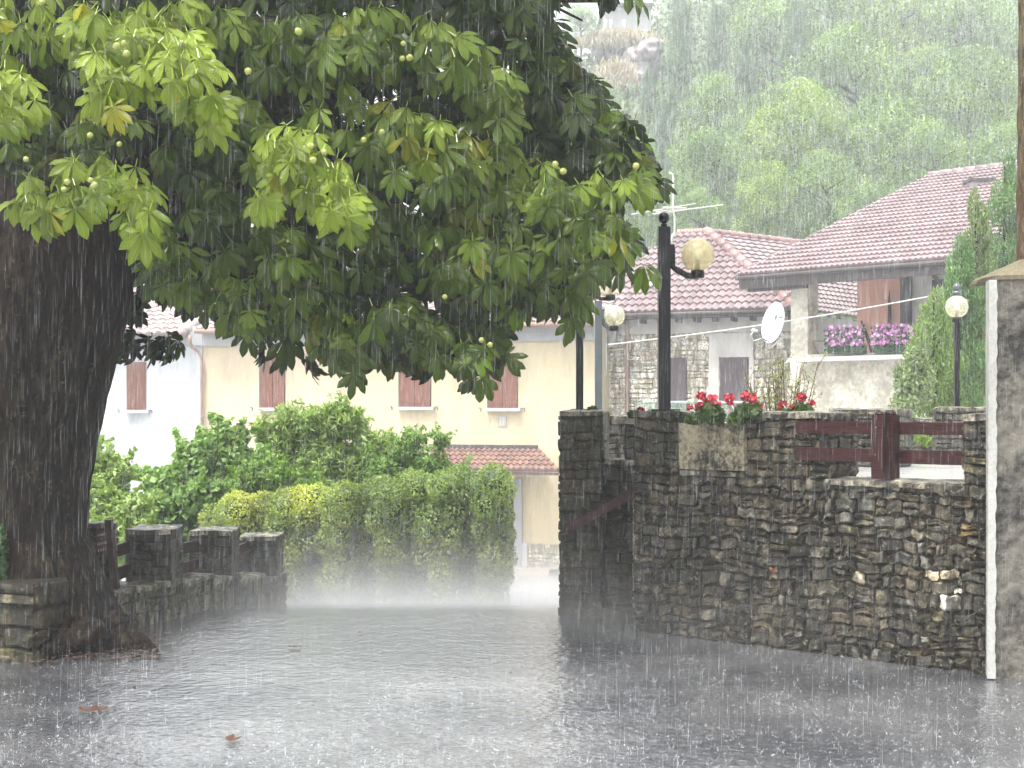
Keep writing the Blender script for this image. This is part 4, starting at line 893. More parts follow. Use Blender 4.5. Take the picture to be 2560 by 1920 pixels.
wy = (np.clip((900 - pxv) / 120, 0, 1) * np.clip((1345 - pyv) / 90, 0, 1))[:, None]; wy = wy * (0.6 + .4 * np.sin(pxv / 23)[:, None]); C = C * (1 - wy) + wy * np.array([0.30, 0.32, 0.06]) * (C.sum(1, keepdims=True) / .36)
wb = (np.clip((pyv - 1290) / 80, 0, 1) * .5)[:, None]; C = C * (1 - wb) + wb * C * np.array([1.15, .80, .8])
hd = thing('clipped_hedge', 'long clipped hedge, yellowing at its upper left, beyond the plaza edge', 'hedge', (GX(900, 17.2), 17.2, gz(0, 17.2)))
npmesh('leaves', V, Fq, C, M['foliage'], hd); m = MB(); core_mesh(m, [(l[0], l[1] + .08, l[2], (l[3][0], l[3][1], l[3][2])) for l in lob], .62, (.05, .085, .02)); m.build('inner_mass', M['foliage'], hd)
LIME = [(0.12, 0.19, 0.04), (0.23, 0.33, 0.075), (0.34, 0.45, 0.14)]
def stems_from(bpx, d, tips, r0=.02):
    def f(m):
        b = P(bpx, 1400, d); b.z = gz(0, d)
        branchy(m, b, [P(px, py, d) for px, py in tips], r0, .004)
    return f
veg('garden_shrub', 'leafy light green shrub directly right of the chestnut trunk', 'shrub', (GX(240, 17.5), 17.5, gz(0, 17.5)), [G(235, 1170, 17.5, 45, 55), G(270, 1230, 17.4, 60, 55), G(225, 1280, 17.2, 70, 60), G(320, 1290, 17.2, 70, 60), G(215, 1130, 17.6, 22, 36), G(300, 1180, 17.4, 36, 30), G(260, 1380, 16.8, 80, 80), G(350, 1380, 17, 60, 70)], 16000, .075, .6, LIME, None, stems_from(260, 17.4, [(230, 1130), (290, 1190), (320, 1250)]), patch=.5, shell=.5, seed=21, jit=.8, shoots=50, slen=.3)
veg('garden_shrub', 'broad-leaved shrub with rounded leaves below the brown downpipe', 'shrub', (GX(450, 18), 18, gz(0, 18)), [G(420, 1212, 18, 60, 50), G(480, 1162, 18, 50, 60), G(400, 1282, 17.8, 60, 60), G(500, 1252, 17.8, 70, 60), G(545, 1142, 18.2, 28, 50), G(585, 1102, 18.3, 36, 40), G(590, 1162, 18.2, 60, 50), G(440, 1362, 17.8, 60, 70), G(600, 1252, 18.2, 60, 50), G(545, 1087, 18.3, 8, 26), G(525, 1117, 18.3, 18, 14)], 13000, .085, .85, [(0.10, 0.17, 0.04), (0.17, 0.28, 0.07), (0.27, 0.40, 0.12)], None, stems_from(500, 18, [(545, 1040), (600, 1060), (440, 1140)]), patch=.5, shell=.55, seed=23, jit=.8, shoots=60, slen=.24)
veg('garden_shrub', 'tall airy willow-leaved shrub against the yellow house', 'shrub', (GX(790, 18.8), 18.8, gz(0, 18.8)), [G(760, 1074, 18.8, 60, 45), G(850, 1064, 18.8, 60, 40), G(920, 1114, 18.8, 50, 42), G(700, 1124, 18.8, 50, 50), G(800, 1144, 18.8, 80, 60), G(900, 1184, 18.8, 70, 50), G(660, 1184, 18.8, 60, 50), G(740, 1059, 18.8, 26, 12), G(860, 1044, 18.8, 32, 10), G(960, 1134, 18.8, 24, 22), G(660, 1094, 18.8, 25, 26), G(760, 1224, 18.6, 100, 50), G(640, 1244, 18.5, 60, 40)], 15000, .10, .26, LIME, None, stems_from(790, 18.8, [(760, 1030), (860, 1020), (930, 1060), (690, 1080), (800, 1060), (640, 1110)]), patch=.5, shell=.5, seed=25, jit=.7, inner=.6, shoots=130, slen=.24)
veg('garden_shrub', 'pale fine-leaved shrub behind the hedge, below the small awning', 'shrub', (GX(1050, 18.4), 18.4, gz(0, 18.4)), [G(960, 1190, 18.5, 60, 50), G(1060, 1170, 18.5, 55, 36), G(1010, 1140, 18.5, 40, 30), G(1130, 1190, 18.5, 55, 30), G(1050, 1240, 18.3, 90, 40), G(1100, 1115, 18.5, 8, 20), G(1035, 1120, 18.5, 10, 22)], 12000, .07, .4, [(0.10, .18, .035), (.16, .27, .06), (.22, .33, .09)], None, None, patch=.4, shell=.45, seed=27, jit=.7, shoots=60, slen=.25)
veg('garden_shrub', 'pale lime shrub between the rounded shrub and the yellowing hedge', 'shrub', (GX(640, 18), 18, gz(0, 18)), [G(620, 1200, 18, 60, 45), G(690, 1200, 18, 60, 40), G(570, 1250, 17.8, 50, 40), G(760, 1220, 18, 60, 30)], 9000, .06, .5, [(0.11, .19, .03), (.2, .32, .06)], None, None, patch=.4, seed=29, jit=.7, shell=.5, shoots=40, slen=.22)

# ================================================================ HOUSES ON THE LEFT
def gutter(mb, a, b, r=.06): mb.tube([a, b], r, 8)
yh = thing('yellow_house', 'long two-storey yellow house with red brown shutters and grey cornice', 'house', FY.pt(900, 1440))
m = MB(); FY.box(m, 858, 812, 1492, 1475, -6.0, 0.0, mat=M['yellow']); FY.box(m, 508, 816, 858, 1475, -6.0, -0.004, mat=M['peach']); m.build('wall', None, yh)
m = MB(); FY.box(m, 506, 822, 1494, 858, -.02, .10); m.build('cornice', M['greyband'], yh)
RB = [(FY.pt(490, 826, .45)), (FY.pt(1500, 803, .45))]; zE = (RB[0].z + RB[1].z) / 2
E0 = Vector((RB[0].x, RB[0].y, zE)); E1 = Vector((RB[1].x, RB[1].y, zE)); bk = -FY.n * 4.5 + Vector((0, 0, 1.75))
m = MB(); tiled(m, E0, E1, E1 + bk, E0 + bk, 46, 14, .05, .04, su=5); tiled(m, E1 + bk * 1 , E0 + bk, E0 - FY.n * 9, E1 - FY.n * 9, 4, 2, .03, .02); ridge_tiles(m, E0 + bk, E1 + bk, 34, .12); m.build('roof', M['tile_grey'], yh)
m = MB(); gutter(m, E0 + FY.n * .05 - Vector((0, 0, .04)), E1 + FY.n * .05 - Vector((0, 0, .04)), .065); m.box(E0 - Vector((0, 0, .1)), E1 - E0, -FY.n * .42, (0, 0, .03)); m.build('gutter', M['brown'], yh)
def window(par, fr_, x0, y0, x1, y1, mt='shutter', sill=(8, 9, 8), kind='plank', sillmat='sill'):
    w = MB(); fr_.box(w, x0 - 3, y0 - 3, x1 + 3, y1 + 1, -.25, .006); wo_ = w.build('window', M['glassdark'], par)
    mid = (x0 + x1) / 2
    for (a, b) in ((x0, mid - .8), (mid + .8, x1)):
        s = MB(); fr_.box(s, a, y0, b, y1, .01, .045)
        if kind == 'louvre':
            yy = y0 + 6
            while yy < y1 - 6: fr_.box(s, a + 3, yy, b - 3, yy + 2.2, .045, .06); yy += 4.4
        else:
            k = 4; 
            for i in range(1, k): xx = a + (b - a) * i / k; fr_.box(s, xx - .4, y0 + 2, xx + .4, y1 - 2, .045, .05)
            fr_.box(s, a, y1 - 14, b, y1 - 9, .045, .058); fr_.box(s, a, y0 + 9, b, y0 + 14, .045, .058)
        s.build('shutter', M[mt], wo_)
    s = MB(); fr_.box(s, x0 - sill[0], y1 + 1, x1 + sill[0], y1 + sill[1], 0.0, .14); s.build('sill', M[sillmat], wo_)
    for xx in (x0 - sill[0] * 1 - 14, x1 + sill[0] + 8):
        s = MB(); a = fr_.pt(xx, y1 + 1, .02); s.tube([a + fr_.n * -.02, a + fr_.n * .06, a + fr_.n * .06 + fr_.u * .06, a + fr_.n * .06 + fr_.u * .06 - Vector((0, 0, .09))], .012, 6); s.build('shutter_catch', M['iron'], wo_)
    return wo_
for (x0, y0, x1, y1) in ((651, 893, 710, 1018), (999, 889, 1075, 1016), (1221, 886, 1292, 1019)): window(yh, FY, x0, y0, x1, y1)
m = MB(); FY.box(m, 1245, 1038, 1266, 1066, 0, .02); m.build('wall_tile', M['greywall'], yh)
m = MB(); FY.box(m, 1249, 1042, 1252, 1062, .02, .026); FY.box(m, 1256, 1044, 1262, 1047, .02, .026); FY.box(m, 1258, 1047, 1260, 1062, .02, .026); m.build('tile_mark', M['cable'], yh)
# awning
aw = [FY.pt(1075, 1125, .02), FY.pt(1345, 1118, .02)]; zt = (aw[0].z + aw[1].z) / 2; A0 = Vector((aw[0].x, aw[0].y, zt)); A1 = Vector((aw[1].x, aw[1].y, zt)); 
e0 = FY.pt(1085, 1172, 1.3); e1 = FY.pt(1397, 1178, 1.3); e0.z = e1.z = (e0.z + e1.z) / 2
m = MB(); tiled(m, e0, e1, A1, A0, 20, 5, .05, .04, su=5); m.box(e0 - Vector((0, 0, .11)), e1 - e0, -FY.n * .05, (0, 0, .07), (.4, .4, .4)); m.build('awning', M['tile_brown'], yh)
m = MB(); m.box(A0 - FY.n * 0 + Vector((0, 0, -.02)), A1 - A0, FY.n * .12, (0, 0, .12)); m.build('awning_flashing', M['beam'], yh)
# door, jamb, plinth
dr = MB(); FY.box(dr, 1232, 1215, 1284, 1445, .0, .03); dro = dr.build('door', M['wood'], yh); s = MB(); s.sphere(FY.pt(1278, 1335, .05), .03, 8, 6); s.build('handle', M['iron'], dro)
m = MB(); FY.box(m, 1284, 1198, 1304, 1445, .0, .08); m.build('door_jamb', M['greyband'], yh)
m = MB(); FY.box(m, 1304, 1357, 1318, 1445, .0, .06); m.build('jamb_foot', M['sill'], yh)
m = MB(); a = FY.pt(1318, 1446, .03); b = FY.pt(1492, 1446, .03); stone_face(m, (a.x, a.y, a.z - .1), FY.u, FY.n, (b - a).length, FY.pt(1318, 1358, .03).z - a.z + .1, cw=(.2, .6), ch=(.12, .28), prot=.04, pal=PAL_PALE, gap=.03, seed=7); m.build('stone_plinth', M['stone_pale'], yh)
# white house
wh = thing('white_house', 'weathered pale grey white house beside the brown downpipe', 'house', FY.pt(350, 1300))
m = MB(); FY.box(m, -120, 822, 506, 1475, -6.0, .012); m.build('wall', M['whitewall'], wh)
m = MB(); FY.box(m, -120, 834, 505, 868, 0, .11); m.build('cornice', M['greyband'], wh)
a = FY.pt(-140, 836, .5); b = FY.pt(445, 836, .5); zE2 = E0.z - .12; a.z = b.z = zE2
m = MB(); tiled(m, a, b, b + bk, a + bk, 26, 12, .07, .05, su=5); ridge_tiles(m, b + bk, b - Vector((0, 0, .02)), 16, .14); ridge_tiles(m, a + bk, b + bk, 24, .12); m.build('roof', M['tile_grey'], wh)
window(wh, FY, 316, 905, 364, 1024, 'shutter', (6, 9, 8), 'louvre')
dp = MB(); dp.tube([FY.pt(475, 838, .42), FY.pt(475, 855, .40), FY.pt(480, 868, .3), FY.pt(497, 880, .12), FY.pt(504, 900, .10), FY.pt(506, 1250, .10)], .045, 8)
for py in (930, 1040, 1160): dp.tube([FY.pt(505.5, py, .10), FY.pt(505.5, py + 3, .10)], .055, 8)
dp.build('downpipe', M['brown'], yh)
dh = thing('distant_house', 'hazy pale house roof rising behind the white house by the trunk', 'house', P(420, 760, 62))
m = MB(); m.box(P(240, 900, 62), (6.6, 0, 0), (0, 6, 0), (0, 0, ZZ(740, 62) - ZZ(900, 62)), mat=M['whitewall']); m.build('wall', None, dh)
m = MB(); a = P(225, 750, 61.5); b = P(650, 735, 61.5); b.z = a.z; tiled(m, a, b, b + Vector((-.5, 3, 1.0)), a + Vector((.5, 3, 1.0)), 24, 8, .06, .05, su=4); m.build('roof', M['tile_grey'], dh)

# ================================================================ STONE HOUSE
FS = Frame(1500, 38.0, 1985, 36.0)
sh = thing('stone_house', 'rubble stone house with hipped pink tiled roof and roller shutters', 'house', FS.pt(1700, 1300))
m = MB(); FS.box(m, 1498, 800, 1996, 1350, -6, -.02, (.5, .48, .42)); a = FS.pt(1498, 1250, 0); b = FS.pt(1996, 1250, 0)
stone_face(m, (a.x, a.y, -0.6), FS.u, FS.n, (b - a).length, FS.pt(1700, 835).z + .6, cw=(.16, .55), ch=(.10, .26), prot=.03, pal=PAL_PALE, gap=.025, seed=17); m.build('wall', M['stone_pale'], sh)
m = MB(); FS.box(m, 1498, 790, 1996, 832, -.02, .03); FS.box(m, 1772, 832, 1882, 893, 0, .045); FS.box(m, 1772, 893, 1797, 1030, 0, .045); FS.box(m, 1872, 893, 1884, 1030, 0, .045); m.build('render_patch', M['greywall'], sh)
for (x0, x1) in ((1668, 1716), (1800, 1870)):
    w = MB(); FS.box(w, x0, 894, x1, 1002, 0.0, .055); wo_ = w.build('window', M['glassdark'], sh); s = MB(); yy = 896
    while yy < 1000: FS.box(s, x0 + 1, yy, x1 - 1, yy + 3.4, .055, .075); yy += 4.4
    s.build('roller_shutter', M['shutter_dark'], wo_); s = MB(); FS.box(s, x0 - 4, 1002, x1 + 4, 1008, 0, .14); s.build('sill', M['sill'], wo_)
m = MB(); m.tube([FS.pt(1566, 800, .3), FS.pt(1568, 835, .1), FS.pt(1568, 1300, .08)], .05, 8); m.build('downpipe', M['brown'], sh)
C0 = FS.pt(1440, 795, .55); C1 = FS.pt(1992, 777, .55); zE = 3.98; C0.z = C1.z = zE; up_ = -FS.n * 4.2 + Vector((0, 0, 2.45)); W0 = (C1 - C0).length
apexu = 0.62
R0_ = C0 + up_; R1_ = C1 + up_
ap = None
def proj(q): return (q.x / q.y * F + 1280, HOR - (q.z - EYE) / q.y * F)
# find u on the ridge that projects to px 1772
for i in range(1001):
    q = R0_.lerp(R1_, i / 1000)
    if proj(q)[0] >= 1768: apexu = i / 1000; ap = q; break
m = MB(); tiled(m, C0, C1, R1_, R0_, 30, 14, .055, .05, poly=lambda u, t: (u < 1 - (1 - apexu) * t) and (u > 0.0 + .22 * t), su=6)
# hip end plane going back to the right
H0 = C1; H1 = P(2175, 781, 39.5); H1.z = zE; H2 = P(2185, 655, 46); H2.z = ap.z
tiled(m, H0, H1, H2, ap, 20, 17, .028, .035, su=6)
m.build('roof', M['tile_pink'], sh)
m = MB(); ridge_tiles(m, C1 + Vector((0, 0, .03)), ap + Vector((0, 0, .03)), 13, .13); ridge_tiles(m, R0_.lerp(R1_, .25), ap, 9, .12); ridge_tiles(m, ap, H2, 18, .12); m.build('ridge_tiles', M['tile_red'], sh)
m = MB(); m.box(C0 - Vector((0, 0, .14)), C1 - C0, -FS.n * .5, (0, 0, .08)); gutter(m, C0 + FS.n * .03 - Vector((0, 0, .05)), C1 + FS.n * .03 - Vector((0, 0, .05)), .05)
for i in range(12): q = C0.lerp(C1, (i + .5) / 12) - FS.n * .1; m.box(q - Vector((0, 0, .25)), FS.u * .07, -FS.n * .4, (0, 0, .1))
m.build('eaves_board', M['beam'], sh)
m = MB(); m.box(H0 - Vector((0, 0, 4)) - FS.n * .5, H1 - H0 , (0, .5, 0), (0, 0, 3.9)); m.build('side_wall', M['greywall'], sh)
m = MB(); q = P(1622, 714, 37.9); m.box(q, FS.u * .42, -FS.n * .12 + Vector((0, 0, .07)), (0, -.02, .03)); m.build('skylight', M['whiteplastic'], sh)
ch = MB(); q = R0_.lerp(ap, .82); 
ch.cbox(P(1682, 606, 42) + Vector((0, .0, 0)), .09, .09, .35, mat=M['tile_red']); ch.build('chimney', None, sh)
ch = MB(); ch.box(P(1980, 620, 41), (.42, 0, 0), (0, .4, 0), (0, 0, .22)); ch.build('chimney', M['tile_red'], sh)
fn = thing('wire_fence', 'low green wire fence in front of the stone house', 'fence', P(1700, 1020, 30)); m = MB()
for px in range(1595, 1770, 7): m.tube([P(px, 1060, 30), P(px, 1006, 30)], .006, 4)
for py in (1006, 1022): m.tube([P(1590, py, 30), P(1772, py, 30)], .007, 4)
m.build('mesh_panel', M['greenfence'], fn)
# dish
ds = thing('satellite_dish', 'white satellite dish turned sideways beside the grey balcony pillar', 'satellite dish', P(1932, 810, 32)); c = P(1932, 806, 32); m = MB()
dx = Vector((.30, .12, .10)).normalized(); dn = Vector((-.90, -.40, .20)).normalized(); e2 = Vector((0, 0, 1)); e2 = (e2 - dn * e2.dot(dn)).normalized(); e1_ = dn.cross(e2); vs = []; fs = []
for i in range(7):
    rr = .455 * i / 6
    for k in range(28): a = 2 * math.pi * k / 28; vs.append(c + e1_ * math.cos(a) * rr * .92 + e2 * math.sin(a) * rr + dn * (.10 * (i / 6) ** 2 - .1))
for i in range(6):
    for k in range(28): a = i * 28 + k; b = i * 28 + (k + 1) % 28; fs.append((a, b, b + 28, a + 28))
n0 = len(vs); vs += [v - dn * .012 for v in vs[:n0]]; fs += [tuple(q + n0 for q in f[::-1]) for f in fs]; m.add(vs, fs, (1, 1, 1), None, True); m.build('dish_plate', M['dish'], ds)
m = MB(); a = c - e2 * .43; lnb = P(1884, 826, 31.6); m.tube([a, a.lerp(lnb, .5) - Vector((0, 0, .04)), lnb], .014, 6); m.build('feed_arm', M['grey_metal'], ds)
m = MB(); m.sphere(lnb, .045, 10, 8); m.tube([lnb, lnb + dn * -.09], .03, 8); m.build('receiver', M['dish'], ds)
m = MB(); m.tube([lnb, P(1876, 840, 31.6), P(1884, 852, 31.8), P(1905, 846, 31.9), P(1922, 860, 32.1), P(1930, 870, 32.4)], .011, 6); m.tube([c - dn * .05, c - dn * .3 + Vector((0, 0, -.25)), P(1928, 868, 33)], .022, 6); m.build('mount', M['dish'], ds)
def onplate(a, b): rr = math.hypot(a, b); return c + e1_ * a * .92 + e2 * b + dn * (.10 * (rr / .455) ** 2 - .1 + .006)
sgn_ = 1 if e1_.x > 0 else -1
for R_e in (.035, .055, .075):
    m = MB(); m.tube([onplate(sgn_ * (.0 - R_e * math.cos(t)), .12 + R_e * math.sin(t)) for t in [R(-70 + 14 * k) for k in range(11)]], .006, 5); m.build('dish_emblem', M['grey_metal'], ds)
m = MB()
for k in range(7): p = onplate(sgn_ * (.07 + .034 * k), .105); m.tube([p, p + e2 * (.05 if k in (0, 3) else .033)], .006, 5)
m.build('dish_emblem', M['grey_metal'], ds)
# antenna
an = thing('television_antenna', 'pale spidery television aerial above the pink roof beside the lamp', 'antenna', P(1682, 600, 40)); m = MB(); D = 40
m.tube([P(1672, 432, D), P(1680, 434, D), P(1683, 445, D), P(1682, 520, D), P(1687, 545, D), P(1687, 582, D), P(1680, 592, D), P(1680, 612, D)], .028, 6); m.build('mast', M['cable'], an)
m = MB(); m.tube([P(1578, 536, D + .6), P(1740, 509, D - .5)], .016, 5); m.tube([P(1632, 535, D + .2), P(1808, 512, D - .7)], .018, 5); m.tube([P(1657, 519, D), P(1716, 521, D)], .028, 5); m.tube([P(1640, 530, D), P(1716, 520, D)], .018, 5); m.tube([P(1664, 528, D), P(1672, 518, D)], .014, 5); m.build('elements', M['cable'], an)
# wires & conduit on the corner
wr = thing('overhead_cable', 'pale cable stretched from the lamp posts up to the balcony house', 'cable', P(1540, 860, 24)); m = MB(); pts = []
for i in range(25): t = i / 24; px = 1520 + 840 * t; py = 862 - 128 * t - 4 * math.sin(t * 3.1) * -1; pts.append(P(px, py + 5 * math.sin(math.pi * t), 24 + 3 * t))
m.tube(pts, .012, 5); m.build('cable_run', M['cable'], wr)
wb_ = thing('corner_wiring', 'tangle of white conduit and loose wires on the corner of the stone house', 'wiring', FS.pt(1520, 860)); m = MB()
m.tube([FS.pt(1512, 817, .3), FS.pt(1512, 938, .3)], .05, 6); m.build('conduit', M['whiteplastic'], wb_)
m = MB()
for k in range(6): a = FS.pt(1514, 860 - k * 7, .25); b = FS.pt(1540, 838 - k * 4, .2); m.tube([a, a.lerp(b, .5) - Vector((0, 0, .08)), b], .018, 5)
m.tube([FS.pt(1515, 875, .2), FS.pt(1560, 873, .12), FS.pt(1575, 892, .12), FS.pt(1588, 895, .12), FS.pt(1586, 880, .12)], .014, 5); m.tube([FS.pt(1560, 880, .12), FS.pt(1572, 898, .12), FS.pt(1590, 900, .12)], .014, 5); m.build('loose_wire', M['cable'], wb_)
m = MB(); FS.box(m, 1516, 830, 1538, 868, .02, .18); m.build('junction_box', M['greywall'], wb_)

# ================================================================ BALCONY HOUSE
eL = P(1844, 690, 34.0); du = Vector((.686, -.727, 0)).normalized(); dpn = Vector((.727, .686, 0)).normalized(); eR = eL + du * 9.0; rL = eL + dpn * 8.3 + Vector((0, 0, 3.2)); rR = rL + du * 9.0
bh = thing('balcony_house', 'grey rendered house with a big sloping pink roof over a flowered balcony', 'house', (eL.x + 3, eL.y, 0))
m = MB(); tiled(m, eL, eR, rR, rL, 66, 24, .035, .05, su=6); m.build('roof', M['tile_pink'], bh)
m = MB(); ridge_tiles(m, rL, rR, 26, .11); m.build('ridge_tiles', M['tile_pink'], bh)
m = MB(); ridge_tiles(m, eL + Vector((0, 0, .0)), rL, 26, .05); m.build('verge_tiles', M['tile_pink'], bh)
m = MB(); nb = -dpn
m.box(eL - Vector((0, 0, .30)) + dpn * .05, du * 9, dpn * .08, (0, 0, .24)); m.box(eL + dpn * .14 + du * .3 - Vector((0, 0, .14)), du * 8.7, dpn * 1.2, (0, 0, .05)); m.box(eL - Vector((0, 0, .36)) + dpn * .25 + du * .1, du * 1.6, dpn * .12, (0, 0, .2)); m.build('eaves_beam', M['beam'], bh)
m = MB(); m.tube([eL - nb * -.06 - Vector((0, 0, .06)), eR - Vector((0, 0, .06))], .05, 8); 
FB = Frame(1977, 34.2, 2400, 31.0); FB.u = du.copy(); FB.n = -dpn
q = FB.pt(2330, 668, .5); m.tube([q, FB.pt(2334, 690, .35), FB.pt(2350, 705, .1), FB.pt(2355, 720, .08), FB.pt(2355, 1000, .08)], .045, 8); m.build('gutter', M['beam'], bh)
def fbox(mb, x0, y0, x1, y1, o0, o1):
    p = FB.pt(x0, y1, o1); q = FB.pt(x1, y1, o1); t = FB.pt(x0, y0, o1); mb.box((p.x, p.y, p.z), Vector((q.x - p.x, q.y - p.y, 0)), FB.n * (o0 - o1), (0, 0, t.z - p.z))
m = MB(); fbox(m, 1977, 692, 2019, 888, -.42, 0); m.build('balcony_pillar', M['roughpale'], bh)
m = MB(); p = FB.pt(1975, 888, .03); qq = FB.pt(2420, 888, .03); m.box((p.x, p.y, -2), Vector((qq.x - p.x, qq.y - p.y, 0)), dpn * .3, (0, 0, p.z + 2)); m.build('balcony_wall', M['roughpale'], bh)
m = MB(); fbox(m, 2143, 660, 2252, 900, -1.1, -.9); m.build('coral_wall', M['coral'], bh)
m = MB(); fbox(m, 2250, 660, 2268, 900, -.6, -.3); m.build('timber_post', M['beam'], bh)
m = MB(); fbox(m, 2266, 640, 2640, 900, -5, -.5); m.build('wall', M['greywall'], bh)
m = MB(); p = FB.pt(2100, 900, -.3); m.box((p.x - 1.2, p.y, p.z - .05), du * 6, dpn * 3, (0, 0, .1)); m.build('balcony_floor', M['greywall'], bh)
m = MB(); fbox(m, 2330, 700, 2380, 860, -.5, -.47); m.build('window', M['glassdark'], bh)
m = MB(); a = P(2443, 478, 36.4); m.box(a + Vector((-.15, 0, -.9)), (.55, 0, 0), (0, .5, 0), (0, 0, 1.15), mat=M['concrete']); m.box(a + Vector((-.2, -.05, .25)), (.65, 0, 0), (0, .6, 0), (0, 0, .07), mat=M['beam']); m.build('chimney', None, bh)
m = MB(); m.tube([FB.pt(2030, 853, -.05), FB.pt(2160, 852, -.05)], .014, 5); m.tube([FB.pt(2032, 855, -.05), FB.pt(2046, 885, -.02)], .014, 5); m.tube([FB.pt(2148, 850, -.05), FB.pt(2148, 886, -.05)], .03, 5); m.build('balcony_bracket', M['iron'], bh)
def flowerbox(px0, px1, py0, py1, label, seed):
    o = thing('flower_box', label, 'flower box', FB.pt((px0 + px1) / 2, 886, .2)); m = MB(); fbox(m, px0 + 8, 866, px1 - 8, 885, .05, .25); m.build('box', M['planter_green'], o)
    rr = np.random.default_rng(seed); n = 900; px = rr.uniform(px0, px1, n); py = rr.uniform(py0 + 8, 880, n); pts = np.array([list(FB.pt(a, b, .05 + .3 * rr.random())) for a, b in zip(px, py)])
    V, Fq, C = leaf_quads(pts, .06 + .03 * rr.random(n), .7, rr.normal(size=(n, 3)), rr.normal(size=(n, 3)) + np.array([-.5, -.8, .4]), np.array([[.05, .12, .04]]) * (.6 + .8 * rr.random((n, 1)))); npmesh('leaves', V, Fq, C, M['foliage'], o)
    m = MB(); rr2 = random.Random(seed)
    for k in range(150):
        t = rr2.random(); px = px0 + (px1 - px0) * t; edge = 8 * (abs(2 * t - 1)) ** 2; py = rr2.uniform(py0 + edge, py0 + 52); q = FB.pt(px, py, .25 + .15 * rr2.random()); r_ = rr2.uniform(.02, .045); c = rr2.choice([(.45, .16, .40), (.55, .28, .50), (.36, .10, .30), (.62, .40, .58)])
        d = Vector((-.6 + rr2.uniform(-.4, .4), -.8, rr2.uniform(-.1, .5))).normalized(); u_ = d.orthogonal().normalized(); w_ = d.cross(u_); vs = [q - d * r_ * .4]; fs = []
        for j in range(10): a = 2 * math.pi * j / 10; rrr = r_ * (1 if j % 2 else .86); vs.append(q + (u_ * math.cos(a) + w_ * math.sin(a)) * rrr)
        for j in range(10): fs.append((0, 1 + j, 1 + (j + 1) % 10))
        m.add(vs, fs, c)
    m.build('blossoms', M['col'], o)
flowerbox(2062, 2162, 812, 875, 'pink petunias in a balcony box beside the grey pillar', 3)
flowerbox(2178, 2290, 808, 875, 'pink petunias in a balcony box in front of the coral wall', 4)
bt = thing('broom', 'wooden broom handles leaning against the coral balcony wall', 'broom', FB.pt(2165, 886, -.4)); m = MB(); m.tube([FB.pt(2178, 880, -.3), FB.pt(2154, 803, -.9)], .022, 6); m.tube([FB.pt(2184, 880, -.3), FB.pt(2160, 812, -.9)], .018, 6); m.build('handle', M['wood_dark'], bt)
bt = thing('closed_parasol', 'slim dark folded parasol standing on the balcony against the coral wall', 'parasol', FB.pt(2224, 886, -.6)); m = MB(); p = FB.pt(2224, 880, -.8); m.tube([p, p + Vector((0, 0, .4)), p + Vector((0, 0, 1.1)), p + Vector((0, 0, 1.4))], [.02, .05, .035, .01], 8); m.build('canopy', M['wood_dark'], bt)

# ================================================================ LAMPS
def lamp(px, d, ybase, ytop, wpx, gx, gy, gr, ball, label, glass='globe', metal='black', zbase=None, arm=True):
    k = F / d; z0 = ZZ(ybase, d) if zbase is None else zbase; z1 = ZZ(ytop, d); w = wpx / k; x = GX(px, d)
    o = thing('street_lamp', label, 'street lamp', (x, d, z0), 'globe street lamps round the plaza')
    m = MB(); m.cbox((x, d, (z0 + z1) / 2), w, w, z1 - z0); m.build('post', M[metal], o)
    m = MB(); m.cbox((x, d, z0 + .006), w * 2.4, w * 2.4, .012); m.build('base_plate', M[metal], o)
    if ball: m = MB(); m.lathe((x, d, z1), [(w * .25, 0), (w * .28, w * .2), (w * .2, w * .3)], 12); m.sphere((x, d, z1 + w * .3 + ball / k), ball / k, 18, 12); m.build('finial', M[metal], o)
    g = P(gx, gy, d); r_ = gr / k
    m = MB(); m.sphere(g, r_, 32, 20); m.build('globe', M[glass], o)
    m = MB(); m.lathe((g.x, g.y, g.z - r_ - .10 * r_), [(r_ * .40, -.28 * r_), (r_ * .42, -.05 * r_), (r_ * .40, .17 * r_)], 18); m.build('globe_collar', M['black'], o)
    m = MB(); m.tube([(g.x, g.y, g.z - r_ * .9), (g.x, g.y, g.z - r_ * .3)], r_ * .14, 10); m.build('socket', M['socket'], o)
    m = MB(); m.sphere((g.x, g.y, g.z - r_ * .02), r_ * .24, 14, 10, sc=(1, 1, 1.3)); m.build('bulb', M['bulb'], o)
    if arm:
        sgn = 1 if gx > px else -1; m = MB(); zb = g.z - r_ * 1.32; x0 = x + sgn * w * .5; pts = [(x0 + sgn * w * .2, d, g.z + r_ * .35), (x0 + sgn * w * .2, d, zb + r_ * .62), (x0 + sgn * (abs(g.x - x0)) * .25, d, zb + r_ * .42), (x0 + sgn * abs(g.x - x0) * .62, d, zb + r_ * .08), (g.x, d, zb + .02 * r_)]
        m.tube(pts, w * .26, 10); m.cbox((x0 + sgn * w * .18, d, g.z + r_ * .1), w * .36, w * .7, r_ * 1.0); m.build('arm', M[metal], o)
    return o
lamp(1660, 10.62, 1030, 568, 30, 1744, 637, 42, 14.5, 'nearest tall black lamp with a smoky yellow globe and ball finial', 'globe', zbase=wz(1660, 1029) + .005)
lamp(1449, 15.5, 1026, 690, 18, 1526, 708, 31, 0, 'black lamp behind the gate pillar, its globe half hidden by leaves', 'globe_clear', zbase=1.58)
lamp(1496, 17.0, 1030, 752, 18, 1535, 789, 27.5, 0, 'grey lamp post with a clear globe low beside it, by the stone house corner', 'globe_clear', metal='grey_metal', zbase=1.55)
lamp(2392, 16.0, 1030, 800, 12, 2392, 767, 28.5, 0, 'slim lamp in front of the conifers with its clear globe on top', 'globe_clear', zbase=1.12, arm=False)
fl = bpy.data.objects['street_lamp.003']
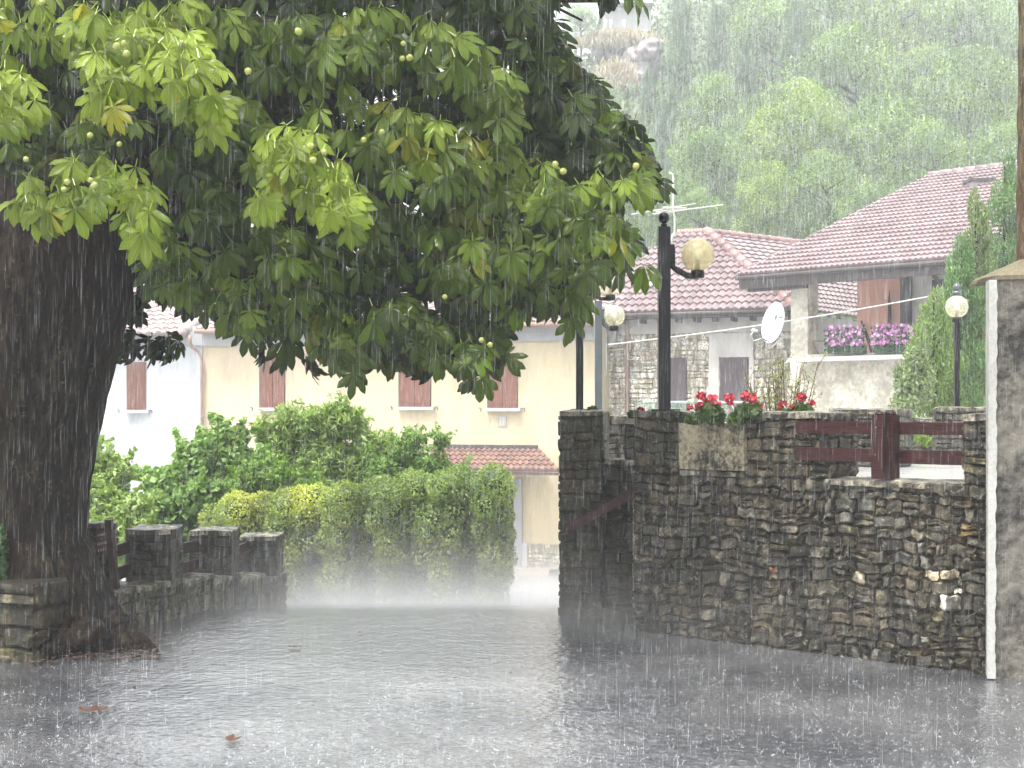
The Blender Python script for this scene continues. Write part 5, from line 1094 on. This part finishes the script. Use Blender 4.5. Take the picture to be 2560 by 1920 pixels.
m = MB(); d = 16; m.tube([P(2392, 738, d), P(2392, 728, d)], 11 / F * d, 12); m.sphere(P(2392, 718, d), 9.5 / F * d, 14, 10); m.build('finial', M['grey_metal'], fl)
for (px, d, lb) in ((1449, 15.5, 'stone pillar hidden behind the gate pillar, carrying a black lamp'), (1496, 17.0, 'stone pillar carrying the grey lamp post')):
    o = thing('lamp_pillar', lb, 'stone pillar', (GX(px, d), d, gz(0, d))); m = MB(); x = GX(px, d); stone_block(m, (x - .14, d - .15), (x + .14, d - .15), .3, gz(0, d) - .1, (1.575 if px < 1480 else 1.545), faces='flrt', seed=int(px), cw=(.1, .2), ch=(.06, .12), prot=.012); m.build('shaft', M['stone'], o)

# ================================================================ GERANIUMS, SHRUBS, CONIFERS
def geranium(px, py_leaf, d, heads, lobes, label, seed, pot=False):
    q = P(px, py_leaf, d); o = thing('geranium', label, 'potted plant', q, 'red geraniums on the terrace wall')
    V, Fq, C = lobed([G(*l) for l in lobes], 260 * len(lobes), .045, 1.0, [(.03, .06, .01), (.08, .13, .025)], seed=seed, inner=.5, jit=.6); npmesh('leaves', V, Fq, C, M['foliage'], o)
    m = MB(); st = MB(); rr = random.Random(seed)
    for (hx, hy, hr) in heads:
        c = P(hx, hy, d); R_ = hr / F * d; st.tube([q, q.lerp(c, .5), c], .004, 5)
        for k in range(36):
            v = Vector((rr.gauss(0, 1), rr.gauss(0, 1), rr.gauss(0, .8))).normalized(); p = c + v * R_ * rr.uniform(.6, 1.0); s_ = R_ * .36; u_ = (v + Vector((rr.gauss(0, .4), rr.gauss(0, .4), rr.gauss(0, .4)))).normalized(); a_ = u_.orthogonal().normalized() * s_; b_ = u_.cross(a_).normalized() * s_; col = rr.choice([(.42, .012, .03), (.5, .025, .045), (.28, .006, .018), (.5, .07, .09)])
            m.add([p - u_ * s_ * .3, p + a_, p + (a_ + b_) * .75, p + b_, p + (b_ - a_) * .75, p - a_, p - (a_ + b_) * .75, p - b_, p + (a_ - b_) * .75], [(0, i, i % 8 + 1) for i in range(1, 9)], col)
    m.build('blossoms', M['col'], o); st.build('stems', M['foliage'], o); return o
geranium(1765, 1056, 10.1, [(1752, 990, 13), (1782, 1010, 22), (1748, 1014, 12), (1725, 1018, 9), (1770, 1030, 9), (1798, 1036, 10)], [(1772, 1032, 10.1, 34, 24, .12), (1735, 1048, 10.1, 24, 12, .1), (1800, 1040, 10.1, 14, 18, .08)], 'bushy red geranium at the left end of the pebble planter', 41)
geranium(1850, 1056, 9.95, [(1822, 996, 13), (1826, 1006, 9), (1864, 990, 14), (1880, 998, 15), (1896, 1018, 12), (1850, 1032, 8)], [(1868, 1030, 9.95, 30, 22, .1), (1840, 1048, 9.95, 22, 12, .1), (1885, 1030, 9.9, 20, 15, .1)], 'leafy red geranium at the right end of the pebble planter', 42)
geranium(1995, 1050, 10.4, [(1956, 1012, 12), (1953, 1022, 8), (2004, 994, 14), (2030, 1008, 9), (1980, 1016, 7)], [(2005, 1026, 10.4, 26, 14, .1), (1965, 1034, 10.4, 20, 10, .08)], 'sparse red geranium behind the wall, left of the wooden fence', 43)
geranium(1578, 1044, 11.5, [(1600, 1025, 10), (1608, 1027, 7)], [(1586, 1036, 11.5, 14, 8, .05)], 'small red geranium peeping over the wall left of the tall lamp', 44)
geranium(1482, 1030, 11.6, [(1482, 1020, 7), (1474, 1021, 5)], [(1482, 1025, 11.6, 10, 5, .05)], 'tiny red geranium peeping over the gate pillar', 45)
for (px, py, d, z0, lb) in ((1765, 1060, 10.1, 0, 0), (1995, 1045, 10.4, 1.12, 'clay pot of the sparse geranium behind the wall')):
    if not lb: continue
    o = thing('flower_pot', lb, 'flower pot', (GX(px, d), d, z0)); m = MB(); zt = ZZ(py, d); m.lathe((GX(px, d), d, 0), [(.06, z0), (.09, zt - .04), (.105, zt - .04), (.105, zt), (.09, zt)], 16); m.build('pot', M['tile_red'], o)
# bare shrub
bs = thing('bare_shrub', 'thin upright almost leafless shrub in front of the rough balcony wall', 'shrub', (GX(1960, 15), 15, 1.12)); m = MB(); rr = random.Random(8); tips = []
for k in range(26):
    bx = rr.uniform(1925, 1990); tx_ = bx + (bx - 1958) * 1.6 + rr.uniform(-32, 32); ty_ = rr.uniform(890, 985); b = P(bx, 1140, 15); b.z = 1.12; t = P(tx_, ty_, 15 + rr.uniform(-.3, .3)); c = b.lerp(t, .5) + Vector(((bx - 1958) * .0004, 0, 0)); m.tube([b, c, t], [.010, .007, .003], 5)
    for j in range(6): s = rr.uniform(.35, 1); q = b.lerp(t, s); tips.append(q); e = q + Vector((rr.uniform(-.12, .12), 0, rr.uniform(.03, .16))); m.tube([q, e], [.004, .002], 4); tips.append(e)
m.build('stems', M['bark_thin'], bs); tp_ = np.array([list(t) for t in tips for _ in range(3)]) + rng.normal(size=(len(tips) * 3, 3)) * .02; n = len(tp_)
V, Fq, C = leaf_quads(tp_, .025 + .02 * rng.random(n), .5, rng.normal(size=(n, 3)), rng.normal(size=(n, 3)), np.array([[.22, .25, .07]]) * (.6 + .7 * rng.random((n, 1)))); npmesh('buds', V, Fq, C, M['foliage'], bs)
CON = [(0.07, 0.13, 0.045), (0.12, 0.22, 0.07), (0.19, 0.31, 0.11)]
def cypress(cx, ytop, ybot, wpx, d, label, seed, n=16000, pal=CON, lean=0):
    lobes = []; rr = random.Random(seed)
    H_ = ybot - ytop
    for k in range(46):
        t = (k + .5) / 46; w = wpx * (0.12 + .95 * t ** .7) * (1 if t < .85 else .92); py = ytop + H_ * t; lobes.append(G(cx + lean * t + rr.uniform(-1, 1) * w * .62, py, d + rr.uniform(-.5, .3) * w / F * d, w * .34 + 5, 34 + 10 * t, .2))
    o = thing('conifer', label, 'conifer', (GX(cx, d), d, 1.12)); V, Fq, C = lobed(lobes, n, .075, .22, pal, droop=-1.6, up=.2, jit=.7, inner=.25, seed=seed, patch=.4); npmesh('crown', V, Fq, C, M['foliage'], o)
    m = MB(); m.tube([(GX(cx, d), d, 1.12), P(cx, (ytop + ybot) / 2, d), P(cx, ytop + 10, d)], [.07, .05, .01], 7); m.build('trunk', M['bark'], o)
cypress(2512, 405, 1040, 118, 22, 'tallest dark green conifer beside the plastered post', 52, 20000)
cypress(2440, 495, 1040, 88, 20.5, 'brownish green conifer with a thin pointed top, left of the tallest one', 51, 16000, [(0.10, .13, .04), (.16, .22, .07), (.23, .30, .11)])
cypress(2400, 610, 1040, 120, 19.5, 'shorter conifer behind the slim globe lamp', 53, 18000)
cypress(2335, 745, 1040, 112, 19, 'low yellowish green conifer on the left of the conifer group', 54, 9000, [(0.13, .20, .05), (.22, .32, .09)])
veg('climbing_shrub', 'pale loose shrub with small grey green leaves in front of the balcony wall', 'shrub', (GX(2270, 18.5), 18.5, 1.12), [G(2290, 900, 18.5, 28, 40), G(2270, 960, 18.5, 36, 40), G(2262, 1010, 18.5, 40, 36), G(2310, 960, 18.5, 30, 60), G(2245, 930, 18.5, 14, 20)], 3500, .05, .6, [(.18, .24, .10), (.28, .35, .16)], None, None, seed=61, inner=.6, jit=.8)
veg('potted_bush', 'small bright yellow green bush glimpsed between the fence rails', 'shrub', P(2300, 1100, 16.0), [G(2300, 1096, 15.8, 20, 14), G(2318, 1104, 15.8, 16, 12)], 500, .05, .6, [(.25, .34, .05), (.15, .25, .05)], None, None, seed=62)

# tree trunk on the right edge
et = thing('roadside_tree', 'rough barked tree trunk cut by the right edge of the picture', 'tree', (GX(2650, 9.9), 9.9, 0))
trunk_mesh('trunk', [(GX(2648, 9.9), 9.9, 1.0, 104 / F * 9.9), (GX(2650, 9.9), 9.9, 2.4, 104 / F * 9.9), (GX(2652, 9.9), 9.9, 3.4, 100 / F * 9.9), (GX(2655, 9.9), 9.9, 4.6, 98 / F * 9.9), (GX(2665, 9.9), 9.9, 7, .2)], mat_bark('flaky_bark', (.02, .015, .01), (.10, .075, .04), (.24, .18, .09)), et, seg=72, furrow=.022, dz=.03, seed=5)
V, Fq, C = lobed([(GX(2665, 9.9) + a, 9.9 + b, 7.3 + c, 1.0) for a, b, c in ((0, 0, 0), (.9, .3, .3), (-.3, .8, .5), (.5, -.5, .8), (.2, .2, 1.3))], 4000, .18, .5, [(.05, .1, .02), (.1, .17, .03)], seed=71); npmesh('crown', V, Fq, C, M['foliage'], et)

# ================================================================ HILL TREES
def proto_crown(kind, seed, n):
    rr = random.Random(seed); lobes = []
    if kind == 'broad':
        for k in range(44):
            a = rr.random() * 6.28; e = rr.uniform(-1.0, 1.0); rad = math.sqrt(max(0, 1 - (e * .9) ** 2)) * rr.uniform(.35, .95); s_ = rr.uniform(.22, .42); lobes.append((rad * math.cos(a) * .85, rad * math.sin(a) * .85, e * .8, (s_, s_, s_ * .75)))
        return lobed(lobes, n, .052, .5, [(0.025, 0.06, 0.02), (0.13, 0.22, 0.055), (0.32, 0.44, 0.12)], droop=.8, up=.6, jit=.7, inner=.15, seed=seed, patch=.45)
    if kind == 'yellow':
        for k in range(38):
            a = rr.random() * 6.28; e = rr.uniform(-1.0, 1.0); rad = math.sqrt(max(0, 1 - (e * .9) ** 2)) * rr.uniform(.3, .9); s_ = rr.uniform(.25, .42); lobes.append((rad * math.cos(a) * .8, rad * math.sin(a) * .8, e * .85, (s_, s_, s_ * .8)))
        return lobed(lobes, n, .052, .5, [(0.05, 0.10, 0.025), (0.20, 0.30, 0.055), (0.40, 0.50, 0.11)], droop=.8, up=.6, jit=.7, inner=.15, seed=seed, patch=.45)
    if kind == 'pine':
        for k in range(60):
            t = (k + .5) / 60; w = .10 + .55 * t ** .8; a = k * 2.4; lobes.append((w * .62 * math.cos(a), w * .62 * math.sin(a), 1.5 - 2.9 * t, (w * .45 + .06, w * .45 + .06, .10)))
        return lobed(lobes, n, .065, .3, [(0.06, 0.11, 0.06), (0.11, 0.19, 0.09), (0.20, 0.28, 0.14)], droop=.5, up=.9, jit=.5, inner=.2, seed=seed, patch=.5)
PROTO = {}
for kind, nn_, cnt in (('broad', 2, 17000), ('yellow', 1, 17000), ('pine', 2, 14000)):
    for j in range(nn_):
        V, Fq, C = proto_crown(kind, 200 + j + len(kind), cnt); key = kind + str(j); PROTO[key] = (V, Fq, C)
pmesh = {}
def hill_tree(px, py, rpx, d, key, label, sy=1.0, rz=None, sz=None):
    q = P(px, py, d); s_ = rpx / F * d; zb = hill(q.x, d); nm = 'pine_tree' if 'pine' in key else 'broadleaf_tree'
    o = thing(nm, label, 'tree', (q.x, d, zb), 'trees on the misty hillside')
    if key not in pmesh:
        V, Fq, C = PROTO[key]; c = npmesh('crown', V, Fq, C, M['foliage'], None); pmesh[key] = c.data
    else: c = bpy.data.objects.new('crown', pmesh[key]); COLL.objects.link(c)
    c.parent = o; c.location = (0, 0, q.z - zb); c.scale = (s_, s_, s_ * (sz or 1.0)); c.rotation_euler = (0, 0, rz if rz is not None else random.random() * 6.28)
    m = MB(); h_ = max(1.0, q.z - zb); m.tube([(0, 0, -.5), (.1, 0, h_ * .6), (0, 0, h_ + s_ * .2)], [.035 * s_ + .05, .025 * s_ + .04, .02], 7)
    for k in range(6): a = k * 1.05; m.tube([(0, 0, h_ - s_ * .4 + k * .12 * s_), (math.cos(a) * s_ * .5, math.sin(a) * s_ * .5, h_ + s_ * (.05 + k * .06))], [.03 * s_, .01], 5)
    t = m.build('trunk', M['bark']); t.parent = o; return o
HT = [(2140, 230, 175, 74, 'broad0', 'largest bright broadleaf tree high in the middle of the hillside'), (2240, 390, 160, 68, 'broad1', 'rounded broadleaf tree just above the big pink roof ridge'), (1985, 350, 150, 70, 'yellow0', 'yellow green tree whose crown slopes down to the left, mid-hill'),
      (1905, 500, 100, 62, 'yellow0', 'small lime green tree directly above the gap between the two pink roofs'), (2070, 500, 130, 62, 'broad0', 'mid green tree behind the left edge of the big roof'), (2420, 270, 160, 74, 'broad1', 'spreading pale tree upper right, near the trunk at the edge'), (2510, 440, 140, 66, 'broad0', 'broad tree behind the conifers at the right end of the roof ridge'),
      (2340, 430, 130, 64, 'broad0', 'dense tree touching the big roof ridge near its left end'), (1790, 430, 120, 66, 'broad1', 'grey green tree right above the aerial'), (1760, 560, 90, 60, 'broad0', 'low tree just behind the smoky lamp globe'),
      (1700, 190, 80, 84, 'pine0', 'tall misty pine left of centre on the hillside, beside the rock face'), (1790, 130, 80, 90, 'pine1', 'pine rising to the top of the picture, second from the rock face'), (1860, 210, 75, 82, 'pine0', 'pine between the bright central tree and the misty pines'), (1655, 360, 75, 78, 'pine1', 'short pine below the rock face above the leaf tips'),
      (1930, 110, 150, 98, 'broad1', 'hazy tree at the top centre-left of the hillside'), (2080, 40, 140, 100, 'broad0', 'hazy tree at the top edge above the largest bright tree'), (2260, 80, 150, 98, 'yellow0', 'yellowish hazy tree at the top edge right of centre'), (2410, 90, 150, 95, 'broad1', 'hazy tree at the top edge near the right side'), (2540, 160, 140, 92, 'broad0', 'hazy tree in the upper right corner'),
      (1780, 290, 110, 80, 'broad0', 'grey green tree in the middle of the pines'), (1900, 340, 110, 76, 'broad1', 'shadowed tree behind the yellow green sloping tree'), (1450, 60, 55, 104, 'broad1', 'faint tree left of the hilltop building'), (1570, 430, 110, 70, 'broad1', 'dim green tree behind the tips of the chestnut leaves'),
      (1660, 520, 100, 62, 'broad1', 'dim tree behind the tall black lamp finial'), (1490, 290, 90, 82, 'broad0', 'pale tree below the rock face at the edge of the chestnut crown'), (1700, 60, 70, 100, 'pine0', 'faint pine beside the hilltop building'), (2190, 560, 110, 60, 'broad1', 'low tree behind the lower slope of the big roof'), (1990, 180, 120, 84, 'pine1', 'dim pine behind the largest bright tree'), (2330, 230, 120, 84, 'broad0', 'dim tree between the two bright upper right trees'),
      (1620, 260, 60, 92, 'pine1', 'small pine at the foot of the rock face'), (1540, 540, 100, 64, 'broad0', 'tree hidden mostly behind the chestnut leaf tips above the grey lamp'), (1850, 20, 110, 104, 'pine1', 'faint pine at the very top left of the hillside trees')]
for (px, py, rp, d, key, lb) in HT: hill_tree(px, py, rp * (1.0 if 'pine' in key else 1.0), d, key, lb, sz=(1.0))
# hilltop building, rock face, dry grass
hb_ = thing('hilltop_building', 'faint grey flat-roofed building on the hilltop at the top of the picture', 'building', P(1580, 70, 112)); m = MB(); d = 112
m.box(P(1512, 78, d), (GX(1628, d) - GX(1512, d), 0, 0), (0, 8, 0), (0, 0, ZZ(13, d) - ZZ(78, d))); m.build('wall', M['concrete'], hb_)
m = MB(); m.box(P(1505, 14, d - .4), (GX(1632, d) - GX(1505, d), 0, 0), (0, 9, 0), (0, 0, .25)); m.build('roof', M['beam'], hb_)
for x0, x1 in ((1545, 1560), (1576, 1588), (1592, 1612)): m = MB(); m.box(P(x0, 26, d - .03), (GX(x1, d) - GX(x0, d), 0, 0), (0, .1, 0), (0, 0, .3)); m.build('window', M['whitewall'], hb_)
m = MB()
for x0 in (1514, 1527, 1560): m.tube([P(x0, 80, d - .3), P(x0, 50, d - .3)], .12, 6)
m.build('porch_post', M['whitewall'], hb_)
rk = MB()
for (px, py, rx, ry, d) in ((1600, 160, 50, 60, 104), (1540, 135, 60, 32, 106), (1580, 215, 40, 40, 100), (1620, 130, 36, 30, 103)):
    c = P(px, py, d); n0 = len(rk.v); rk.sphere(c, 1, 40, 26, (1, 1, 1), None, (rx / F * d, 1.6, ry / F * d))
    for i in range(n0, len(rk.v)):
        v = Vector(rk.v[i]); dv = v - c; rk.v[i] = tuple(c + dv * (1 + .35 * nz(v.x, v.y, v.z, .8) + .2 * nz(v.x, v.y, v.z, 2.4)))
tag(rk.build('rock_face', M['rock']), kind='structure')
n = 5000; px = 1535 + 40 * rng.normal(size=n); py = 97 + 7 * rng.normal(size=n) + np.clip((1500 - px) * .2, 0, 20); dd_ = rng.uniform(103, 107, n); px2 = 1540 + 20 * rng.normal(size=n // 2); py2 = 200 + 18 * rng.normal(size=n // 2); px = np.concatenate([px, px2]); py = np.concatenate([py, py2]); dd_ = np.concatenate([dd_, rng.uniform(97, 99, n // 2)]); k = len(px)
V, Fq, C = leaf_quads(np.stack([(px - 1280) / F * dd_, dd_, EYE + (HOR - py) / F * dd_], 1), .5 + .3 * rng.random(k), .15, rng.normal(size=(k, 3)) * .4 + np.array([0, 0, 1.]), rng.normal(size=(k, 3)) + np.array([0, -1, 0]), np.array([[.40, .34, .22]]) * (.7 + .5 * rng.random((k, 1)))); tag(npmesh('dry_grass', V, Fq, C, M['foliage']), kind='stuff')
n = 26000; xx = rng.uniform(2, 60, n); yy = rng.uniform(52, 125, n); ok = (xx / yy < .40) & (xx / yy > .02); xx, yy = xx[ok], yy[ok]; n = len(xx); zz = np.array([hill(a, b) for a, b in zip(xx, yy)]) + rng.random(n) * 1.1
V, Fq, C = leaf_quads(np.stack([xx, yy, zz], 1), .35 + .4 * rng.random(n), .6, rng.normal(size=(n, 3)), rng.normal(size=(n, 3)) + np.array([0, -.6, .8]), np.array([[.07, .12, .03]]) * (.6 + .9 * rng.random((n, 1)))); tag(npmesh('hill_undergrowth', V, Fq, C, M['foliage']), kind='stuff')

# ================================================================ FALLEN LEAVES, PEBBLES
FALL = [(228, 1785, 'orange brown wet chestnut leaf lying near the left foreground', .15), (565, 1860, 'pale orange fallen leaf near the bottom edge', .12), (330, 1712, 'reddish scrap of leaf in the bright reflection', .07), (742, 1622, 'brown fallen leaf at the far side of the puddle', .10), (430, 1590, 'fallen leaf at the foot of the low parapet', .10), (900, 1588, 'small yellow fallen leaf beyond the puddle', .08), (1405, 1622, 'tiny red petal scrap on the road near the gate pillar', .04), (1568, 1670, 'tiny pink petal scrap in front of the right wall', .04), (1455, 1685, 'sliver of pale leaf in the middle distance on the right', .05), (1510, 1797, 'pale curled leaf right of centre in the foreground', .06), (1280, 1690, 'brown leaf fragment in the middle of the plaza', .05)]
for i, (px, py, lb, s_) in enumerate(FALL):
    s_ *= .62
    d = F * EYE / (py - HOR); V, U_, Fq = leaflet(s_, s_ * .3); o_ = []; 
    col = [(0.059, 0.020, 0.007), (0.070, 0.032, 0.014), (0.054, 0.014, 0.008), (0.095, 0.054, 0.019), (0.095, 0.059, 0.022), (0.135, 0.097, 0.027), (0.135, 0.016, 0.014), (0.162, 0.054, 0.041), (0.108, 0.081, 0.032), (0.135, 0.095, 0.054), (0.054, 0.032, 0.016)][i]
    parts = [0, 50, -55] if s_ > .055 else [0]; VV = []; FF = []; o = 0
    for a in parts:
        a = R(a + 70 * i); W = V.copy(); W[:, 2] = np.abs(W[:, 2]) * .8 + .015; x, y = W[:, 0].copy(), W[:, 1].copy(); W[:, 0] = x * math.cos(a) + y * math.sin(a); W[:, 1] = -x * math.sin(a) + y * math.cos(a); VV.append(W); FF.append(Fq + o); o += len(W)
    VV = np.concatenate(VV); VV += np.array([GX(px, d), d, ground_z(GX(px, d), d)]); tag(npmesh('fallen_leaf', VV, np.concatenate(FF), np.tile(np.array(col), (len(VV), 1)), M['col']), lb, 'leaf', 'fallen leaves on the wet plaza')
for (px, py, r_, lb) in ((95, 1628, 14, 'pale stone lying between trunk roots and corner wall'), (20, 1652, 24, 'flat white streaked stone at the foot of the corner wall'), (228, 1632, 8, 'small pale pebble at the foot of the roots')):
    d = F * EYE / (py - HOR); m = MB(); c = P(px, py, d); c.z = .02; m.sphere(c, 1, 14, 9, (.35, .31, .22), None, (r_ / F * d, r_ / F * d * .8, .03))
    for i in range(len(m.v)): v = Vector(m.v[i]); dv = v - c; m.v[i] = tuple(c + dv * (1 + .5 * nz(v.x, v.y, v.z, 14)))
    tag(m.build('loose_stone', M['stone']), lb, 'stone')
# leaf litter around the roots (uncountable)
n = 420; px = rng.uniform(60, 400, n); py = rng.uniform(1608, 1665, n) - (px - 60) * .04; d = F * EYE / (py - HOR)
V, Fq, C = leaf_quads(np.stack([(px - 1280) / F * d, d, np.full(n, .02) + rng.random(n) * .01], 1), .03 + .04 * rng.random(n), .4, rng.normal(size=(n, 3)) * np.array([1, 1, .1]), rng.normal(size=(n, 3)) * .2 + np.array([0, 0, 1]), np.array([[.05, .028, .016]]) * (.4 + 1.2 * rng.random((n, 1)))); tag(npmesh('leaf_litter', V, Fq, C, M['col']), kind='stuff')

# ================================================================ RAIN, SPLASHES, MIST
def splash_field(n, seed):
    r = np.random.default_rng(seed); py = 1545 + (1930 - 1545) * r.random(n) ** .9; px = r.uniform(-20, 2580, n); d = F * EYE / (py - HOR); x = (px - 1280) / F * d
    # keep off the walls
    t = (x - WA.x) / (WB.x - WA.x); wallY = WA.y + (WB.y - WA.y) * t; ok = ~((x > WA.x) & (d > wallY - .05)) & ~((x > .3) & (x <= WA.x) & (d > 10.7)) & ~((x < -2.6) & (d > 9.3)) & ~((x > 2.75) & (d > 8.6)); x, d = x[ok], d[ok]; n = len(x)
    s = (0.007 + 0.034 * r.random(n) ** 4.0); VV = []; FF = []; K = 4
    for k in range(K):
        a = 2 * np.pi * k / K + r.random(n); R0 = s * .28; out = s * (.3 + .5 * r.random(n)); h = s * (.2 + .9 * r.random(n)); w = s * .04
        ca, sa = np.cos(a), np.sin(a); z = .004
        b1 = np.stack([x + R0 * ca - w * sa, d + R0 * sa + w * ca, np.full(n, z)], 1); b2 = np.stack([x + R0 * ca + w * sa, d + R0 * sa - w * ca, np.full(n, z)], 1); b3 = np.stack([x + (R0 - w) * ca, d + (R0 - w) * sa, np.full(n, z)], 1); tp = np.stack([x + (R0 + out) * ca, d + (R0 + out) * sa, h], 1)
        VV.append(np.stack([b1, b2, b3, tp], 1).reshape(-1, 3)); base = np.arange(n)[:, None] * 4 + len(FF) * 0
        FF.append((base, k))
    V = np.concatenate(VV); F_ = []
    for (base, k) in FF: o = k * n * 4; F_.append(np.concatenate([base + o + np.array([[0, 1, 3]]), base + o + np.array([[1, 2, 3]]), base + o + np.array([[2, 0, 3]])]))
    # flying droplets
    nd = n * 3; ii = r.integers(0, n, nd); dx = x[ii] + r.normal(size=nd) * s[ii] * .9; dy = d[ii] + r.normal(size=nd) * s[ii] * .9; dz = s[ii] * (.4 + 2.2 * r.random(nd)); q = .0006 + .0022 * r.random(nd) ** 3; o = len(V)
    T = np.array([(1, 1, 1), (-1, -1, 1), (-1, 1, -1), (1, -1, -1)]); DV = (np.stack([dx, dy, dz], 1)[:, None, :] + T[None] * q[:, None, None]).reshape(-1, 3); base = np.arange(nd)[:, None] * 4 + o
    F_.append(np.concatenate([base + np.array([f]) for f in ([0, 1, 2], [0, 3, 1], [0, 2, 3], [1, 3, 2])])); V = np.concatenate([V, DV]); return V, np.concatenate(F_)
V, Fq = splash_field(3700, 5); tag(npmesh('rain_splashes', V, Fq, np.ones((len(V), 3)), M['drop']), kind='stuff')
def rain(n, seed, d0, d1, pw, wk):
    r = np.random.default_rng(seed); d = d0 + (d1 - d0) * r.random(n) ** pw; x = r.uniform(-.37, .37, n) * d; zt = EYE + 1030 / F * d; z = gz(0, 12) - .1 + r.random(n) * (zt + .4); z = r.uniform(-.08, 1.0, n) * (zt + .3)
    ln = (.03 + .09 * r.random(n)) * (.8 + d * .075); w = (.00016 + .00030 * r.random(n)) * (.35 + d * .10) * wk
    sl_ = (.015 + .03 * nz(seed, 1, 2)) * ln + .02 * ln * r.normal(size=n)
    px = x / d * F + 1280; py = HOR - (z - EYE) / d * F; ok = ~(inpoly(px, py, SIL) & (d > 8.4) & (d < 13))
    t = (x - WA.x) / (WB.x - WA.x); wallY = WA.y + (WB.y - WA.y) * t; ok &= ~((x > .35) & (z < 1.6) & (d > np.minimum(wallY - .05, 11.2)) & (d < 12)); ok &= z > np.array([gz(0, b) for b in d]) + .02
    x, d, z, ln, w, sl_ = [q[ok] for q in (x, d, z, ln, w, sl_)]; A = []
    for (dx, dy) in ((-1, -.5), (1, -.5), (0, 1)): A.append(np.stack([x + dx * w, d + dy * w, z], 1))
    top = np.stack([x + sl_, d, z + ln], 1); bot = np.stack([x, d, z - ln * .15], 1); V = np.stack(A + [top, bot], 1).reshape(-1, 3); b = np.arange(len(x))[:, None] * 5
    return V, np.concatenate([b + np.array([f]) for f in ([0, 1, 3], [1, 2, 3], [2, 0, 3], [1, 0, 4], [2, 1, 4], [0, 2, 4])])
V1, F1 = rain(17000, 9, 4.5, 13, .8, .5); V2, F2 = rain(95000, 10, 13, 75, .75, .85)
V = np.concatenate([V1, V2]); Fq = np.concatenate([F1, F2 + len(V1)]); tag(npmesh('falling_rain', V, Fq, np.ones((len(V), 3)), M['streak']), kind='stuff')
def volmat(name, dens, col=(.93, .96, 1.0)):
    m = bpy.data.materials.new(name); m.use_nodes = True; n = m.node_tree; n.nodes.clear(); o = n.nodes.new('ShaderNodeOutputMaterial'); v = n.nodes.new('ShaderNodeVolumePrincipled'); v.inputs['Color'].default_value = (*col, 1); v.inputs['Density'].default_value = dens; v.inputs['Anisotropy'].default_value = 0.0; n.links.new(v.outputs[0], o.inputs['Volume']); return m
m = MB(); m.box((-200, -70, -32), (500, 0, 0), (0, 380, 0), (0, 0, 150)); hz = m.build('haze', volmat('rain_haze', .0019)); tag(hz, kind='stuff')
def mistmat():
    m = volmat('spray_mist', 0.1, (1, 1, 1)); n = m.node_tree; v = [q for q in n.nodes if q.type == 'PRINCIPLED_VOLUME'][0]
    g = n.nodes.new('ShaderNodeNewGeometry'); sp = n.nodes.new('ShaderNodeSeparateXYZ'); L(n, g, 'Position', sp, 0)
    def mth(op, a, b=None, c=None):
        o = n.nodes.new('ShaderNodeMath'); o.operation = op
        for k, q in enumerate((a, b, c)):
            if q is None: continue
            if isinstance(q, (int, float)): o.inputs[k].default_value = q
            else: n.links.new(q, o.inputs[k])
        return o.outputs[0]
    hh = mth('MULTIPLY_ADD', sp.outputs[1], 0.115, sp.outputs[2]); hh = mth('ADD', hh, -1.36)   # height over the sloping road
    e = mth('EXPONENT', mth('MULTIPLY', mth('MAXIMUM', hh, 0.0), -5.0))
    def ss(src, a, b):
        o = n.nodes.new('ShaderNodeMapRange'); o.interpolation_type = 'SMOOTHSTEP'; n.links.new(src, o.inputs[0]); o.inputs[1].default_value = a; o.inputs[2].default_value = b; return o.outputs[0]
    d = mth('MULTIPLY', e, ss(sp.outputs[1], 8.6, 13.5)); d = mth('MULTIPLY', d, ss(sp.outputs[1], 24.0, 19.0)); d = mth('MULTIPLY', d, ss(sp.outputs[0], -3.0, -1.6))
    d = mth('MULTIPLY', d, 0.30); n.links.new(d, v.inputs['Density']); return m
m = MB(); m.box((-3.1, 8.6, -2.2), (6.5, 0, 0), (0, 15.4, 0), (0, 0, 3.0))
tag(m.build('spray_mist', mistmat()), kind='stuff')
